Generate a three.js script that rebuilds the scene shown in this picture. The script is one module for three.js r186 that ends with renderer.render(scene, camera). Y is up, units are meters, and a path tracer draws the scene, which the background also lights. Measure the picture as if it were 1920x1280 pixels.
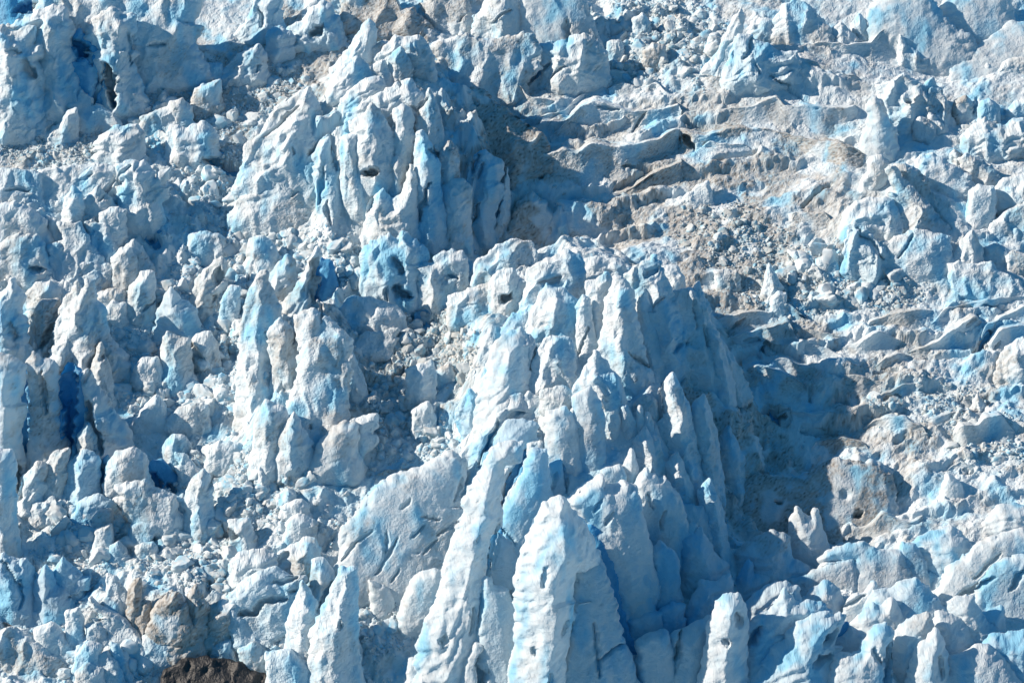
import * as THREE from 'three';
import { toCreasedNormals } from 'three/addons/utils/BufferGeometryUtils.js';
import { createNoise2D, createNoise3D } from 'simplex-noise';

// ---------------------------------------------------------------- camera, sky, sun, exposure
const scene = new THREE.Scene();
const W = 1920, H = 1280, DEG = Math.PI / 180;
const PITCH = 20 * DEG, SLOPE = 30 * DEG, DIST = 500, FOV = 12.2;
const camera = new THREE.PerspectiveCamera(FOV, W / H, 1, 6000);
camera.position.set(0, DIST * Math.sin(PITCH), DIST * Math.cos(PITCH));
camera.lookAt(0, 0, 0);
camera.updateMatrixWorld();

const sunDir = new THREE.Vector3(-0.82, 0.49, 0.06).normalize();
// clear mountain air: deep blue overhead, paler towards the horizon, a little brighter round the sun
const skyW = 512, skyH = 256, skyData = new Float32Array(skyW * skyH * 4);
for (let j = 0; j < skyH; j++) for (let i = 0; i < skyW; i++) {
  const el = ((j + 0.5) / skyH - 0.5) * Math.PI, az = ((i + 0.5) / skyW - 0.5) * 2 * Math.PI;
  const d = new THREE.Vector3(Math.cos(el) * Math.cos(az), Math.sin(el), Math.cos(el) * Math.sin(az));
  const k = Math.exp(-Math.max(0, d.y) * 3.2), g = Math.pow(Math.max(0, d.dot(sunDir)), 24) * 0.6, o = (j * skyW + i) * 4;
  skyData[o] = 0.03 + 0.18 * k + g; skyData[o + 1] = 0.315 + 0.32 * k + g * 0.95; skyData[o + 2] = 0.76 + 0.18 * k + g * 0.85; skyData[o + 3] = 1;
}
const skyMap = new THREE.DataTexture(skyData, skyW, skyH, THREE.RGBAFormat, THREE.FloatType);
skyMap.mapping = THREE.EquirectangularReflectionMapping; skyMap.magFilter = skyMap.minFilter = THREE.LinearFilter; skyMap.needsUpdate = true;
scene.background = skyMap; scene.environment = skyMap;
scene.backgroundIntensity = scene.environmentIntensity = 0.31;
const sun = new THREE.DirectionalLight(new THREE.Color(1.0, 0.86, 0.715), 5);
sun.position.copy(sunDir).multiplyScalar(400);
sun.castShadow = true;
Object.assign(sun.shadow.camera, { left: -140, right: 140, top: 140, bottom: -140, near: 10, far: 900 });
sun.shadow.mapSize.set(4096, 4096);
scene.add(sun, sun.target);
const renderer = new THREE.WebGLRenderer({ antialias: true });
renderer.toneMapping = THREE.LinearToneMapping;
renderer.toneMappingExposure = 1.55;
renderer.shadowMap.enabled = true;
// ---------------------------------------------------------------- noise
let seed = 7;
const rnd = () => { seed = (seed + 0x6D2B79F5) | 0; let t = Math.imul(seed ^ (seed >>> 15), 1 | seed); t = (t + Math.imul(t ^ (t >>> 7), 61 | t)) ^ t; return ((t ^ (t >>> 14)) >>> 0) / 4294967296; };
const n2 = createNoise2D(rnd), n3 = createNoise3D(rnd);
const clamp = (x, a = 0, b = 1) => x < a ? a : x > b ? b : x;
const smooth = (a, b, x) => { const t = clamp((x - a) / (b - a)); return t * t * (3 - 2 * t); };
const lerp = (a, b, t) => a + (b - a) * t;
const fbm3 = (x, y, z, o) => { let s = 0, a = 0.5; for (let i = 0; i < o; i++) { s += a * n3(x, y, z); x = x * 2.03 + 11.3; y = y * 2.03 - 7.1; z = z * 2.03 + 3.7; a *= 0.5; } return s; };
const ridge3 = (x, y, z, o) => { let s = 0, a = 0.5, w = 1; for (let i = 0; i < o; i++) { let r = 1 - Math.abs(n3(x, y, z)); r *= r; s += a * r * w; w = clamp(r * 1.4); x = x * 2.1 + 5.2; y = y * 2.1 - 3.3; z = z * 2.1 + 9.1; a *= 0.5; } return s; };
const hash = (i, j, k) => { let h = Math.imul(i, 374761393) ^ Math.imul(j, 668265263) ^ Math.imul(k, 2147483647 - 58008229); h = Math.imul(h ^ (h >>> 13), 1274126177); return ((h ^ (h >>> 16)) >>> 0) / 4294967296; };
// broken facets: each cell of a jittered lattice is a little tilted plane; the planes meet in edges
function facet(x, y, z) {
  const xi = Math.floor(x), yi = Math.floor(y), zi = Math.floor(z);
  let best = -9;
  for (let a = -1; a < 2; a++) for (let b = -1; b < 2; b++) for (let c = -1; c < 2; c++) {
    const i = xi + a, j = yi + b, k = zi + c;
    const px = i + hash(i, j, k), py = j + hash(i, j, k + 517), pz = k + hash(i + 91, j, k);
    const dx = x - px, dy = y - py, dz = z - pz;
    const h = hash(i, j + 77, k) * 0.5 + (hash(i + 31, j, k) - 0.5) * dx * 1.3 + (hash(i, j + 13, k + 5) - 0.5) * dy * 1.3 - (dx * dx + dy * dy + dz * dz) * 0.6;
    if (h > best) best = h;
  }
  return best;
}
// sparse round melt pits: 0 outside, up to 1 at the middle of a pit
function pits(x, y, z, share) {
  const xi = Math.floor(x), yi = Math.floor(y), zi = Math.floor(z);
  let best = 0;
  for (let a = -1; a < 2; a++) for (let b = -1; b < 2; b++) for (let c = -1; c < 2; c++) {
    const i = xi + a, j = yi + b, k = zi + c;
    if (hash(i + 3, j - 8, k + 21) > share) continue;
    const r = 0.12 + 0.3 * hash(i, j, k + 9) ** 2;
    const dx = x - i - hash(i, j, k), dy = (y - j - hash(i, j, k + 517)) * 0.75, dz = z - k - hash(i + 91, j, k);
    const t = 1 - Math.sqrt(dx * dx + dy * dy + dz * dz) / r;
    if (t > best) best = t;
  }
  return best;
}

// ---------------------------------------------------------------- materials
function grain(size, tile, f, repeat) {
  const data = new Uint8Array(size * size * 4);
  for (let j = 0; j < size; j++) for (let i = 0; i < size; i++) {
    const v = clamp(f((i / size) * tile, (j / size) * tile, tile)) * 255, o = (j * size + i) * 4;
    data[o] = data[o + 1] = data[o + 2] = v; data[o + 3] = 255;
  }
  const t = new THREE.DataTexture(data, size, size);
  t.wrapS = t.wrapT = THREE.RepeatWrapping; t.magFilter = t.minFilter = THREE.LinearFilter;
  t.repeat.set(1 / repeat, 1 / repeat); t.needsUpdate = true;
  return t;
}
// periodic noise: the tile closes on itself
const per = (x, y, T, k) => { const n = Math.round(T * k), u = ((x / T * n) % n + n) % n, v = ((y / T * n) % n + n) % n, i = Math.floor(u), j = Math.floor(v), f = u - i, g = v - j, a = f * f * (3 - 2 * f), b = g * g * (3 - 2 * g), h = (p, q) => hash(p % n, q % n, n) * 2 - 1; return lerp(lerp(h(i, j), h(i + 1, j), a), lerp(h(i, j + 1), h(i + 1, j + 1), a), b); };
const iceGrain = grain(1024, 22, (x, y, T) => 0.5 + 0.15 * per(x, y, T, 1.1) + 0.15 * per(x + 3, y + 1, T, 2.6) + 0.13 * per(x + 9, y + 5, T, 5.5) + 0.07 * per(x, y, T, 11), 22);
const iceMat = new THREE.MeshPhysicalMaterial({ name: 'glacier ice', vertexColors: true, roughness: 1, specularIntensity: 0.5, transmission: 0.28, thickness: 0, bumpMap: iceGrain, bumpScale: 0.3 });
const smoothMat = new THREE.MeshPhysicalMaterial({ name: 'clear glacier ice', vertexColors: true, roughness: 1, specularIntensity: 0.5, transmission: 0.4, thickness: 0, clearcoat: 0.22, clearcoatRoughness: 0.45, bumpMap: iceGrain, bumpScale: 0.2 });
const rubbleMat = new THREE.MeshPhysicalMaterial({ name: 'crushed ice', vertexColors: true, roughness: 1, specularIntensity: 0.5, transmission: 0.25, thickness: 0 });
const rockMat = new THREE.MeshStandardMaterial({ name: 'wet bedrock', vertexColors: true, roughness: 0.6, bumpMap: iceGrain, bumpScale: 0.25 });

// ---------------------------------------------------------------- from a place in the photograph to a place on the slope
const camBasis = [new THREE.Vector3(), new THREE.Vector3(), new THREE.Vector3()];
camera.matrixWorld.extractBasis(...camBasis);
const TAN = Math.tan(FOV * DEG / 2);
function ray(u, v) {
  const x = (u - W / 2) / (H / 2) * TAN, y = (H / 2 - v) / (H / 2) * TAN;
  return camBasis[0].clone().multiplyScalar(x).addScaledVector(camBasis[1], y).addScaledVector(camBasis[2], -1).normalize();
}
const SIN = Math.sin(SLOPE), COS = Math.cos(SLOPE), TS = SIN / COS;
function onPlane(u, v) {                                   // (x, s): across and up the mean slope
  const d = ray(u, v), c = camera.position, n = new THREE.Vector3(0, COS, SIN);
  const t = -c.dot(n) / d.dot(n), p = c.clone().addScaledVector(d, t);
  return [p.x, -p.z / COS];
}
// large swells and hollows of the icefall: [u, v, half width, half length up the slope (photo pixels), height in metres, flatness]
const SWELLS = [
  [1100, 830, 230, 330, 13, 4], [1130, 1180, 200, 160, 3, 2], [1500, 900, 190, 150, -5, 2], [1010, 440, 170, 70, -6, 2],
  [735, 330, 165, 170, 14, 4], [330, 790, 150, 300, -4, 2], [90, 840, 130, 190, -3, 3], [550, 730, 100, 190, 6, 2],
  [60, 1120, 110, 90, -4, 2], [1640, 1290, 330, 120, 5, 2], [1720, 420, 170, 120, 4, 2], [120, 130, 160, 90, 3, 2],
  [120, 430, 180, 110, 4, 3], [1450, 150, 200, 100, 4, 2], [330, 1130, 130, 80, 3, 2], [400, 1260, 140, 60, -5, 2],
].map(([u, v, ru, rv, h, p]) => { const [x, s] = onPlane(u, v); return [x, s, ru / 12, rv / 12 / 0.766, h, p]; });
function swell(x, s) {
  let y = 0; const wx = 3.2 * n2(x * 0.07, s * 0.07) + 1.2 * n2(x * 0.2 + 5, s * 0.2);
  s += 3.0 * n2(x * 0.07 + 17, s * 0.07); x += wx;
  for (const [cx, cs, rx, rs, h, p] of SWELLS) {
    const dx = (x - cx) / rx, ds = (s - cs) / rs, q = dx * dx + ds * ds;
    if (q < 6) y += h * Math.exp(-Math.pow(q, p / 2));
  }
  return y;
}
const groundY = (x, z) => { const s = -z / COS; return s * SIN + swell(x, s); };
function hit(u, v) {                                        // where the line of sight meets the slope
  const d = ray(u, v), c = camera.position;
  let t = 380, p = new THREE.Vector3();
  for (; t < 800; t += 1.0) { p.copy(c).addScaledVector(d, t); if (p.y < groundY(p.x, p.z)) break; }
  let lo = t - 1, hi = t;
  for (let i = 0; i < 8; i++) { const m = (lo + hi) / 2; p.copy(c).addScaledVector(d, m); if (p.y < groundY(p.x, p.z)) hi = m; else lo = m; }
  return p.copy(c).addScaledVector(d, hi);
}

// ---------------------------------------------------------------- naming
const used = {};
const numbered = n => { const k = used[n] = (used[n] ?? -1) + 1; return k ? `${n}_${String(k).padStart(3, '0')}` : n; };
function tag(o, label, category, group, kind) {
  o.userData = { label, category };
  if (group) o.userData.group = group;
  if (kind) o.userData.kind = kind;
  o.castShadow = o.receiveShadow = true;
  return o;
}

// ---------------------------------------------------------------- colour of the ice, from what it is made of and painted crevasse blue
// crust: white weathered skin; bubble-free ice: blue, in patches all over; deepest blue: crevasse shade in the colour; grit and silt: rock dust
const CRUST = [0.755, 0.80, 0.825], CRUST2 = [0.62, 0.74, 0.81], CLEAN = [0.30, 0.63, 0.83], BLUESHADE = [0.10, 0.42, 0.70], GRIT = [0.11, 0.10, 0.09], SILT = [0.45, 0.435, 0.41], BROWN = [0.42, 0.36, 0.29];
const col = [0, 0, 0];
function iceColour(x, y, z, dirt, brown = 0, deepBlue = 0) {
  const st = n3(x * 0.16, y * 0.07, z * 0.16) * 0.6 + n3(x * 0.45 + 7, y * 0.16, z * 0.45) * 0.3 + n3(x * 1.6, y * 0.9 + 4, z * 1.6) * 0.07;
  const b = clamp(smooth(0.38, 1.15, st + 0.46) + deepBlue * (0.75 + 0.5 * st)), bi = clamp((deepBlue - 0.5) * 2) * clamp(0.85 + 0.4 * st);
  const mott = 0.5 + 0.5 * n3(x * 0.6 - 5, y * 0.6, z * 0.6 + 8);
  const grainy = n3(x * 5.1, y * 5.1, z * 5.1);
  const patch = smooth(0.05, 0.6, n3(x * 0.11 + 40, y * 0.11, z * 0.11 - 3) + 0.5 * n3(x * 0.37, y * 0.37 + 9, z * 0.37) - 0.32 + dirt * 1.1);
  const wv = n3(x * 1.3, y * 1.3, z * 1.3 + 12), vein = 1 - smooth(0.0, 0.10, Math.abs(n3(x * 0.32 + 0.5 * wv, y * 0.42 + 0.3 * wv, z * 0.32))), fine = 1 - smooth(0, 0.16, Math.abs(n3(x * 1.1 + wv, y * 1.6, z * 1.1)));
  const si = clamp(patch * dirt * (0.6 + 0.4 * grainy) * 1.5);
  const gr = clamp(patch * (0.2 + 1.35 * dirt) * (0.75 * vein * smooth(-0.6, 0.3, grainy) + 0.5 * fine * smooth(-0.1, 0.5, grainy + wv * 0.5) + 0.25 * smooth(0.55, 0.95, grainy)));
  for (let c = 0; c < 3; c++) {
    let v = lerp(CRUST[c], CRUST2[c], mott);
    v = lerp(v, CLEAN[c], b); if (bi > 0) v = lerp(v, BLUESHADE[c], bi);
    v = lerp(v, SILT[c], si); if (brown) v = lerp(v, BROWN[c], clamp(brown * patch * (0.55 + 0.6 * grainy + 0.5 * vein))); v = lerp(v, GRIT[c], gr * 0.85);
    col[c] = v;
  }
  return col;
}

function rockColour(x, y, z) {
  const k = 0.5 + 0.5 * fbm3(x * 0.7, y * 0.9, z * 0.7, 4), r = smooth(0.35, 0.8, 0.5 + 0.6 * n3(x * 0.3, y * 0.3, z * 0.3 + 4));
  col[0] = 0.007 + 0.022 * k + 0.006 * r; col[1] = 0.008 + 0.023 * k + 0.005 * r; col[2] = 0.009 + 0.026 * k + 0.004 * r;
  return col;
}

// the ice inside each cleft, coloured like the rest, becomes a part of its own; it shares the vertices, so no seam shows
function splitSlots(g, idx, slotOf, n, long) {
  const lists = Array.from({ length: n }, () => []), rest = [];
  for (let i = 0; i < idx.length; i += 3) { const k = slotOf[idx[i]], same = k >= 0 && slotOf[idx[i + 1]] === k && slotOf[idx[i + 2]] === k; (same ? lists[k] : rest).push(idx[i], idx[i + 1], idx[i + 2]); }
  const parts = [];
  lists.forEach((list, k) => {                             // one part for each connected patch
    const root = new Map(), find = v => { while (root.get(v) !== v) v = root.get(v); return v; };
    for (const v of list) if (!root.has(v)) root.set(v, v);
    for (let i = 0; i < list.length; i += 3) { const r = find(list[i]); root.set(find(list[i + 1]), r); root.set(find(list[i + 2]), r); }
    const patch = new Map();
    for (let i = 0; i < list.length; i += 3) { const r = find(list[i]); if (!patch.has(r)) patch.set(r, []); patch.get(r).push(list[i], list[i + 1], list[i + 2]); }
    for (const l of patch.values()) l.length < 60 ? rest.push(...l) : parts.push([l, k]);
  });
  g.setIndex(rest);
  return parts.map(([list, k]) => {
    const map = new Map(), c = new THREE.BufferGeometry(), nv = [];
    for (const v of list) if (!map.has(v)) { map.set(v, nv.length); nv.push(v); }
    for (const name of ['position', 'normal', 'color', 'uv']) { const a = g.attributes[name], w = a.itemSize, d = new Float32Array(nv.length * w); nv.forEach((v, i) => { for (let j = 0; j < w; j++) d[i * w + j] = a.array[v * w + j]; }); c.setAttribute(name, new THREE.BufferAttribute(d, w)); }
    c.setIndex(list.map(v => map.get(v)));
    return [long[k] ? 'cleft' : 'melt_hollow', c];
  });
}

// ---------------------------------------------------------------- a standing piece of ice from its front outline
let triangles = 0;
const TILE = [[0, 0], [640, 0], [1280, 0], [0, 430], [640, 430], [1280, 430], [0, 850], [640, 850], [1280, 850], [0, 0]];
// clefts and melt hollows seen in the photograph: [zoomed tile, x1, y1, x2, y2, width, depth]
const SLOTS = [
  [0,60,280,110,290,30,1.2], [0,150,350,180,420,60,1.6], [0,420,240,500,330,70,1.6], [0,560,420,530,560,40,1.2], [0,600,390,640,550,80,1.6], [0,715,200,730,330,15,1.2], [0,600,250,610,265,25,1.2],
  [0,640,140,645,150,25,1.2], [0,850,270,930,252,12,1.2], [0,1445,370,1440,405,20,1.2], [0,1750,190,1790,150,60,1.6], [0,1450,60,1460,150,25,1.2], [0,500,1000,340,1090,25,1.2], [0,700,950,590,1080,18,1.2],
  [0,60,1060,150,1060,20,1.2], [0,820,1100,825,1110,30,1.2], [0,1030,1090,1090,1100,60,1.6], [0,1160,900,1300,940,70,1.6], [0,1640,620,1500,740,18,1.2], [0,1760,830,1900,690,45,1.6], [0,1790,1100,1800,960,25,1.2],
  [0,1630,850,1640,880,20,1.2], [0,1840,1240,1830,1140,25,1.2], [0,1850,800,1870,930,30,1.2], [0,1680,1050,1640,1110,20,1.2], [0,100,60,190,30,60,1.6], [1,1020,470,1130,380,50,1.6], [1,1190,430,1240,380,25,1.2],
  [1,1260,130,1260,210,40,1.2], [1,880,110,925,75,30,1.2], [1,660,120,690,100,20,1.2], [1,390,780,370,920,28,1.2], [1,480,1060,420,1250,35,1.2], [1,140,960,200,970,50,1.6], [1,160,1090,150,1160,60,1.6],
  [1,440,600,470,560,30,1.2], [1,760,880,740,950,25,1.2], [1,790,920,770,980,25,1.2], [1,900,960,850,1220,50,1.6], [1,670,930,680,980,40,1.2], [1,760,1150,740,1230,25,1.2], [1,500,840,540,870,40,1.2],
  [1,730,560,750,600,25,1.2], [1,1450,600,1530,610,35,1.2], [1,1560,600,1590,600,20,1.2], [1,1690,640,1640,720,18,1.2], [1,1600,940,1720,960,40,1.2], [1,1560,1040,1700,990,50,1.6], [1,1040,700,1090,700,30,1.2],
  [1,960,650,1010,660,25,1.2], [1,320,450,330,480,20,1.2], [1,300,700,290,760,20,1.2], [1,410,600,440,640,25,1.2], [1,240,850,240,860,25,1.2], [1,1190,960,1200,970,40,1.2], [1,1110,980,1120,1000,40,1.2],
  [2,340,320,380,230,25,1.2], [2,410,370,420,400,20,1.2], [2,530,450,720,580,10,1.2], [2,1620,640,1640,580,16,1.2], [2,1250,560,1270,580,30,1.2], [2,1340,790,1360,800,35,1.2], [2,700,1140,800,1060,30,1.2],
  [2,220,910,400,870,25,1.2], [2,1480,1260,1400,1160,16,1.2], [2,1710,1230,1800,1170,20,1.2], [2,40,690,170,740,40,1.2], [2,10,770,60,830,50,1.6], [3,240,640,290,540,40,1.2], [3,490,810,555,650,25,1.2],
  [3,110,960,140,850,35,1.2], [3,130,940,130,1280,60,1.6], [3,380,760,360,950,90,1.6], [3,410,900,370,1280,60,1.6], [3,240,820,260,980,30,1.2], [3,500,1000,560,1200,45,1.6], [3,1500,600,1560,720,14,1.2],
  [3,1560,720,1605,790,16,1.2], [3,1600,860,1570,890,25,1.2], [3,1220,230,1210,290,50,1.6], [3,1760,200,1750,370,70,1.6], [3,1640,620,1650,540,22,1.2], [3,1800,450,1790,520,25,1.2], [3,860,60,830,20,60,1.6],
  [3,50,530,90,590,35,1.2], [3,30,460,35,465,30,1.2], [3,1270,520,1260,610,15,1.2], [3,1280,650,1290,690,50,1.6], [3,1070,640,1150,740,22,1.2], [3,810,440,860,400,16,1.2], [3,1200,360,1190,400,12,1.2],
  [3,180,210,240,220,40,1.2], [3,480,240,540,200,40,1.2], [3,1780,1180,1905,1070,16,1.2], [3,1740,1090,1750,1110,12,1.2], [3,510,600,520,610,30,1.2], [3,1380,180,1390,280,24,1.2], [3,580,700,560,720,12,1.2],
  [4,310,330,370,370,50,1.6], [4,300,180,330,230,45,1.6], [4,420,480,520,520,60,1.6], [4,580,530,620,560,30,1.2], [4,900,400,940,370,55,1.6], [4,780,430,785,435,35,1.2], [4,815,480,820,485,35,1.2],
  [4,1120,290,1200,270,35,1.2], [4,1260,310,1265,312,18,1.2], [4,120,525,122,525,28,1.2], [4,190,525,192,525,24,1.2], [4,610,260,640,280,25,1.2], [4,300,830,340,790,45,1.6], [4,220,1080,225,1085,30,1.2],
  [4,1330,680,1370,570,18,1.2], [4,1060,840,1080,690,25,1.2], [4,1280,780,1285,785,22,1.2], [4,1410,510,1412,512,14,1.2], [4,1500,430,1502,432,18,1.2], [4,1505,545,1510,545,18,1.2], [4,1140,820,1142,820,16,1.2],
  [4,1790,800,1800,980,30,1.2], [4,1350,330,1330,370,20,1.2], [4,1700,260,1750,220,30,1.2], [4,1740,420,1780,400,14,1.2], [4,870,1090,780,1280,30,1.2], [4,1100,1090,1150,1200,25,1.2], [4,1460,990,1470,1020,20,1.2],
  [4,1470,1140,1520,1110,40,1.2], [4,570,1150,600,1120,30,1.2], [4,530,1060,540,1000,30,1.2], [4,770,940,780,1060,20,1.2], [4,15,930,20,1030,40,1.2], [4,1145,410,1150,412,20,1.2], [4,1000,1030,950,1040,20,1.2],
  [4,1620,700,1700,760,14,1.2], [4,250,330,260,380,30,1.2], [4,1200,830,1205,830,14,1.2], [4,1870,690,1900,650,20,1.2], [4,90,190,80,250,14,1.2], [5,330,520,270,570,30,1.2], [5,360,630,420,620,35,1.2],
  [5,480,660,640,720,50,1.6], [5,340,720,400,710,60,1.6], [5,680,490,760,520,30,1.2], [5,570,905,575,905,25,1.2], [5,710,920,715,960,25,1.2], [5,440,810,450,815,50,1.6], [5,790,960,795,965,30,1.2],
  [5,870,960,910,970,35,1.2], [5,1140,960,1200,950,45,1.6], [5,1520,450,1600,440,30,1.2], [5,1600,530,1640,490,30,1.2], [5,1650,680,1710,600,55,1.6], [5,1400,725,1620,700,22,1.2], [5,1750,680,1770,650,25,1.2],
  [5,1820,600,1830,600,40,1.2], [5,1160,580,1165,590,30,1.2], [5,1100,810,1180,800,30,1.2], [5,850,850,960,860,18,1.2], [5,490,1010,560,1050,60,1.6], [5,700,1130,820,1150,40,1.2], [5,1200,1190,1240,1170,40,1.2],
  [5,1210,150,1270,60,10,1.2], [5,1570,990,1600,960,40,1.2], [5,830,400,840,400,40,1.2], [5,1700,430,1800,450,24,1.2], [5,1000,20,1100,140,20,1.2], [5,300,900,310,1000,40,1.2], [5,40,440,50,540,14,1.2],
  [5,90,560,110,660,16,1.2], [5,230,650,250,660,30,1.2], [5,300,560,310,560,20,1.2], [6,90,60,110,220,50,1.6], [6,200,260,240,180,22,1.2], [6,560,60,580,180,50,1.6], [6,850,120,880,180,60,1.6],
  [6,940,170,970,220,40,1.2], [6,700,270,840,350,40,1.2], [6,900,440,860,480,35,1.2], [6,1240,430,1310,460,50,1.6], [6,1340,500,1345,500,25,1.2], [6,30,620,120,720,10,1.2], [6,120,720,130,830,10,1.2],
  [6,190,640,200,840,12,1.2], [6,60,900,20,960,50,1.6], [6,1350,910,1440,870,35,1.2], [6,1450,850,1560,820,35,1.2], [6,1610,770,1640,760,14,1.2], [6,1550,720,1640,700,25,1.2], [6,1780,860,1840,740,30,1.2],
  [6,1850,490,1820,520,30,1.2], [6,400,800,480,770,30,1.2], [6,1160,190,1180,160,16,1.2], [6,1890,100,1830,140,30,1.2], [6,1020,760,1030,830,22,1.2], [6,1150,760,1170,700,35,1.2], [6,1890,920,1900,960,20,1.2],
  [6,1570,590,1600,560,30,1.2], [7,10,590,70,510,14,1.2], [7,80,500,150,450,18,1.2], [7,200,650,285,510,24,1.2], [7,330,310,370,270,18,1.2], [7,390,465,430,425,18,1.2], [7,450,550,500,500,14,1.2],
  [7,270,710,300,660,14,1.2], [7,350,510,352,512,14,1.2], [7,310,200,312,200,12,1.2], [7,230,560,240,470,14,1.2], [7,630,250,660,160,16,1.2], [7,540,450,640,390,16,1.2], [7,1010,20,940,160,50,1.6],
  [7,930,180,885,370,45,1.6], [7,860,440,820,640,40,1.2], [7,780,790,760,920,30,1.2], [7,1240,70,1255,200,16,1.2], [7,1190,120,1180,180,25,1.2], [7,1300,660,1290,830,24,1.2], [7,1270,950,1250,1150,24,1.2],
  [7,1110,610,1105,690,24,1.2], [7,1060,1090,1050,1060,25,1.2], [7,1040,1160,1040,1165,30,1.2], [7,1100,980,1102,982,30,1.2], [7,1135,1180,1130,1260,22,1.2], [7,1230,900,1210,960,12,1.2], [7,1420,260,1400,300,25,1.2],
  [7,1480,320,1450,370,25,1.2], [7,1740,640,1730,780,22,1.2], [7,1890,560,1895,760,25,1.2],
  [7,1860,1180,1890,1020,30,1.2], [7,1440,1120,1540,1060,18,1.2], [7,1400,980,1420,1180,12,1.2], [7,790,1120,780,1280,70,1.6], [7,560,1000,555,1040,40,1.2], [7,620,930,622,935,25,1.2], [7,720,870,705,970,10,1.2],
  [7,770,520,760,530,16,1.2], [7,750,460,740,480,16,1.2], [7,680,1140,730,1060,20,1.2], [7,120,1040,250,930,25,1.2], [7,400,960,460,960,60,1.6], [7,440,360,520,380,20,1.2], [7,900,420,950,480,12,1.2],
  [7,1700,230,1720,280,20,1.2], [7,940,770,960,830,12,1.2], [7,1780,320,1770,400,14,1.2], [8,225,1010,250,1030,34,1.2], [8,300,880,320,930,40,1.2], [8,240,850,245,855,25,1.2], [8,370,1050,420,980,50,1.6],
  [8,790,1050,840,990,50,1.6], [8,740,1150,800,1120,50,1.6], [8,540,215,545,215,70,1.6], [8,630,245,635,250,50,1.6], [8,440,315,445,315,35,1.2], [8,520,285,550,290,25,1.2], [8,990,350,960,360,40,1.2],
  [8,880,240,885,240,50,1.6], [8,1180,295,1182,296,20,1.2], [8,1185,330,1186,332,25,1.2], [8,1105,435,1107,435,18,1.2], [8,1020,460,1022,460,14,1.2], [8,460,610,470,605,50,1.6], [8,1740,590,1640,680,26,1.2],
  [8,1700,710,1550,790,36,1.2], [8,1890,660,1830,740,40,1.2], [8,1755,800,1758,805,40,1.2], [8,1850,800,1855,800,30,1.2], [8,910,850,1000,800,12,1.2], [8,940,710,950,705,40,1.2], [8,970,1080,972,1080,20,1.2],
  [8,935,1090,937,1090,16,1.2], [8,1070,1080,1090,1140,30,1.2], [8,1150,1090,1130,1250,50,1.6], [8,1430,1130,1440,1210,26,1.2], [8,1660,860,1665,860,25,1.2], [8,1310,810,1312,812,14,1.2], [8,1580,100,1610,100,35,1.2],
  [8,1030,660,1035,660,14,1.2], [8,1200,730,1205,730,20,1.2], [8,600,1180,602,1182,12,1.2]
].map(([t, a, b, c, d, w, dep]) => { const k = 640 / 1905, [ox, oy] = TILE[t], dot = Math.hypot(c - a, d - b) < 20 ? 0.45 : 1, g = dot < 1 ? 0 : 0.22, ex = (c - a) * g, ey = (d - b) * g; return [[ox + (a - ex) * k, oy + (b - ey) * k], [ox + (c + ex) * k, oy + (d + ey) * k], Math.max(w, 20) * k, dep * dot]; }).filter(([p, q, w, dep]) => dep > 1);
const inside = (px, u, v) => { let c = false; for (let i = 0, j = px.length - 1; i < px.length; j = i++) { const [x, y] = px[i], [X, Y] = px[j]; if ((y > v) !== (Y > v) && u < (X - x) * (v - y) / (Y - y) + x) c = !c; } return c; };
const slotsIn = px => SLOTS.filter(([p, q]) => [0, 0.25, 0.5, 0.75, 1].some(t => inside(px, lerp(p[0], q[0], t), lerp(p[1], q[1], t))));
const PXM = 12;                                             // photo pixels per metre near the middle
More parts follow.
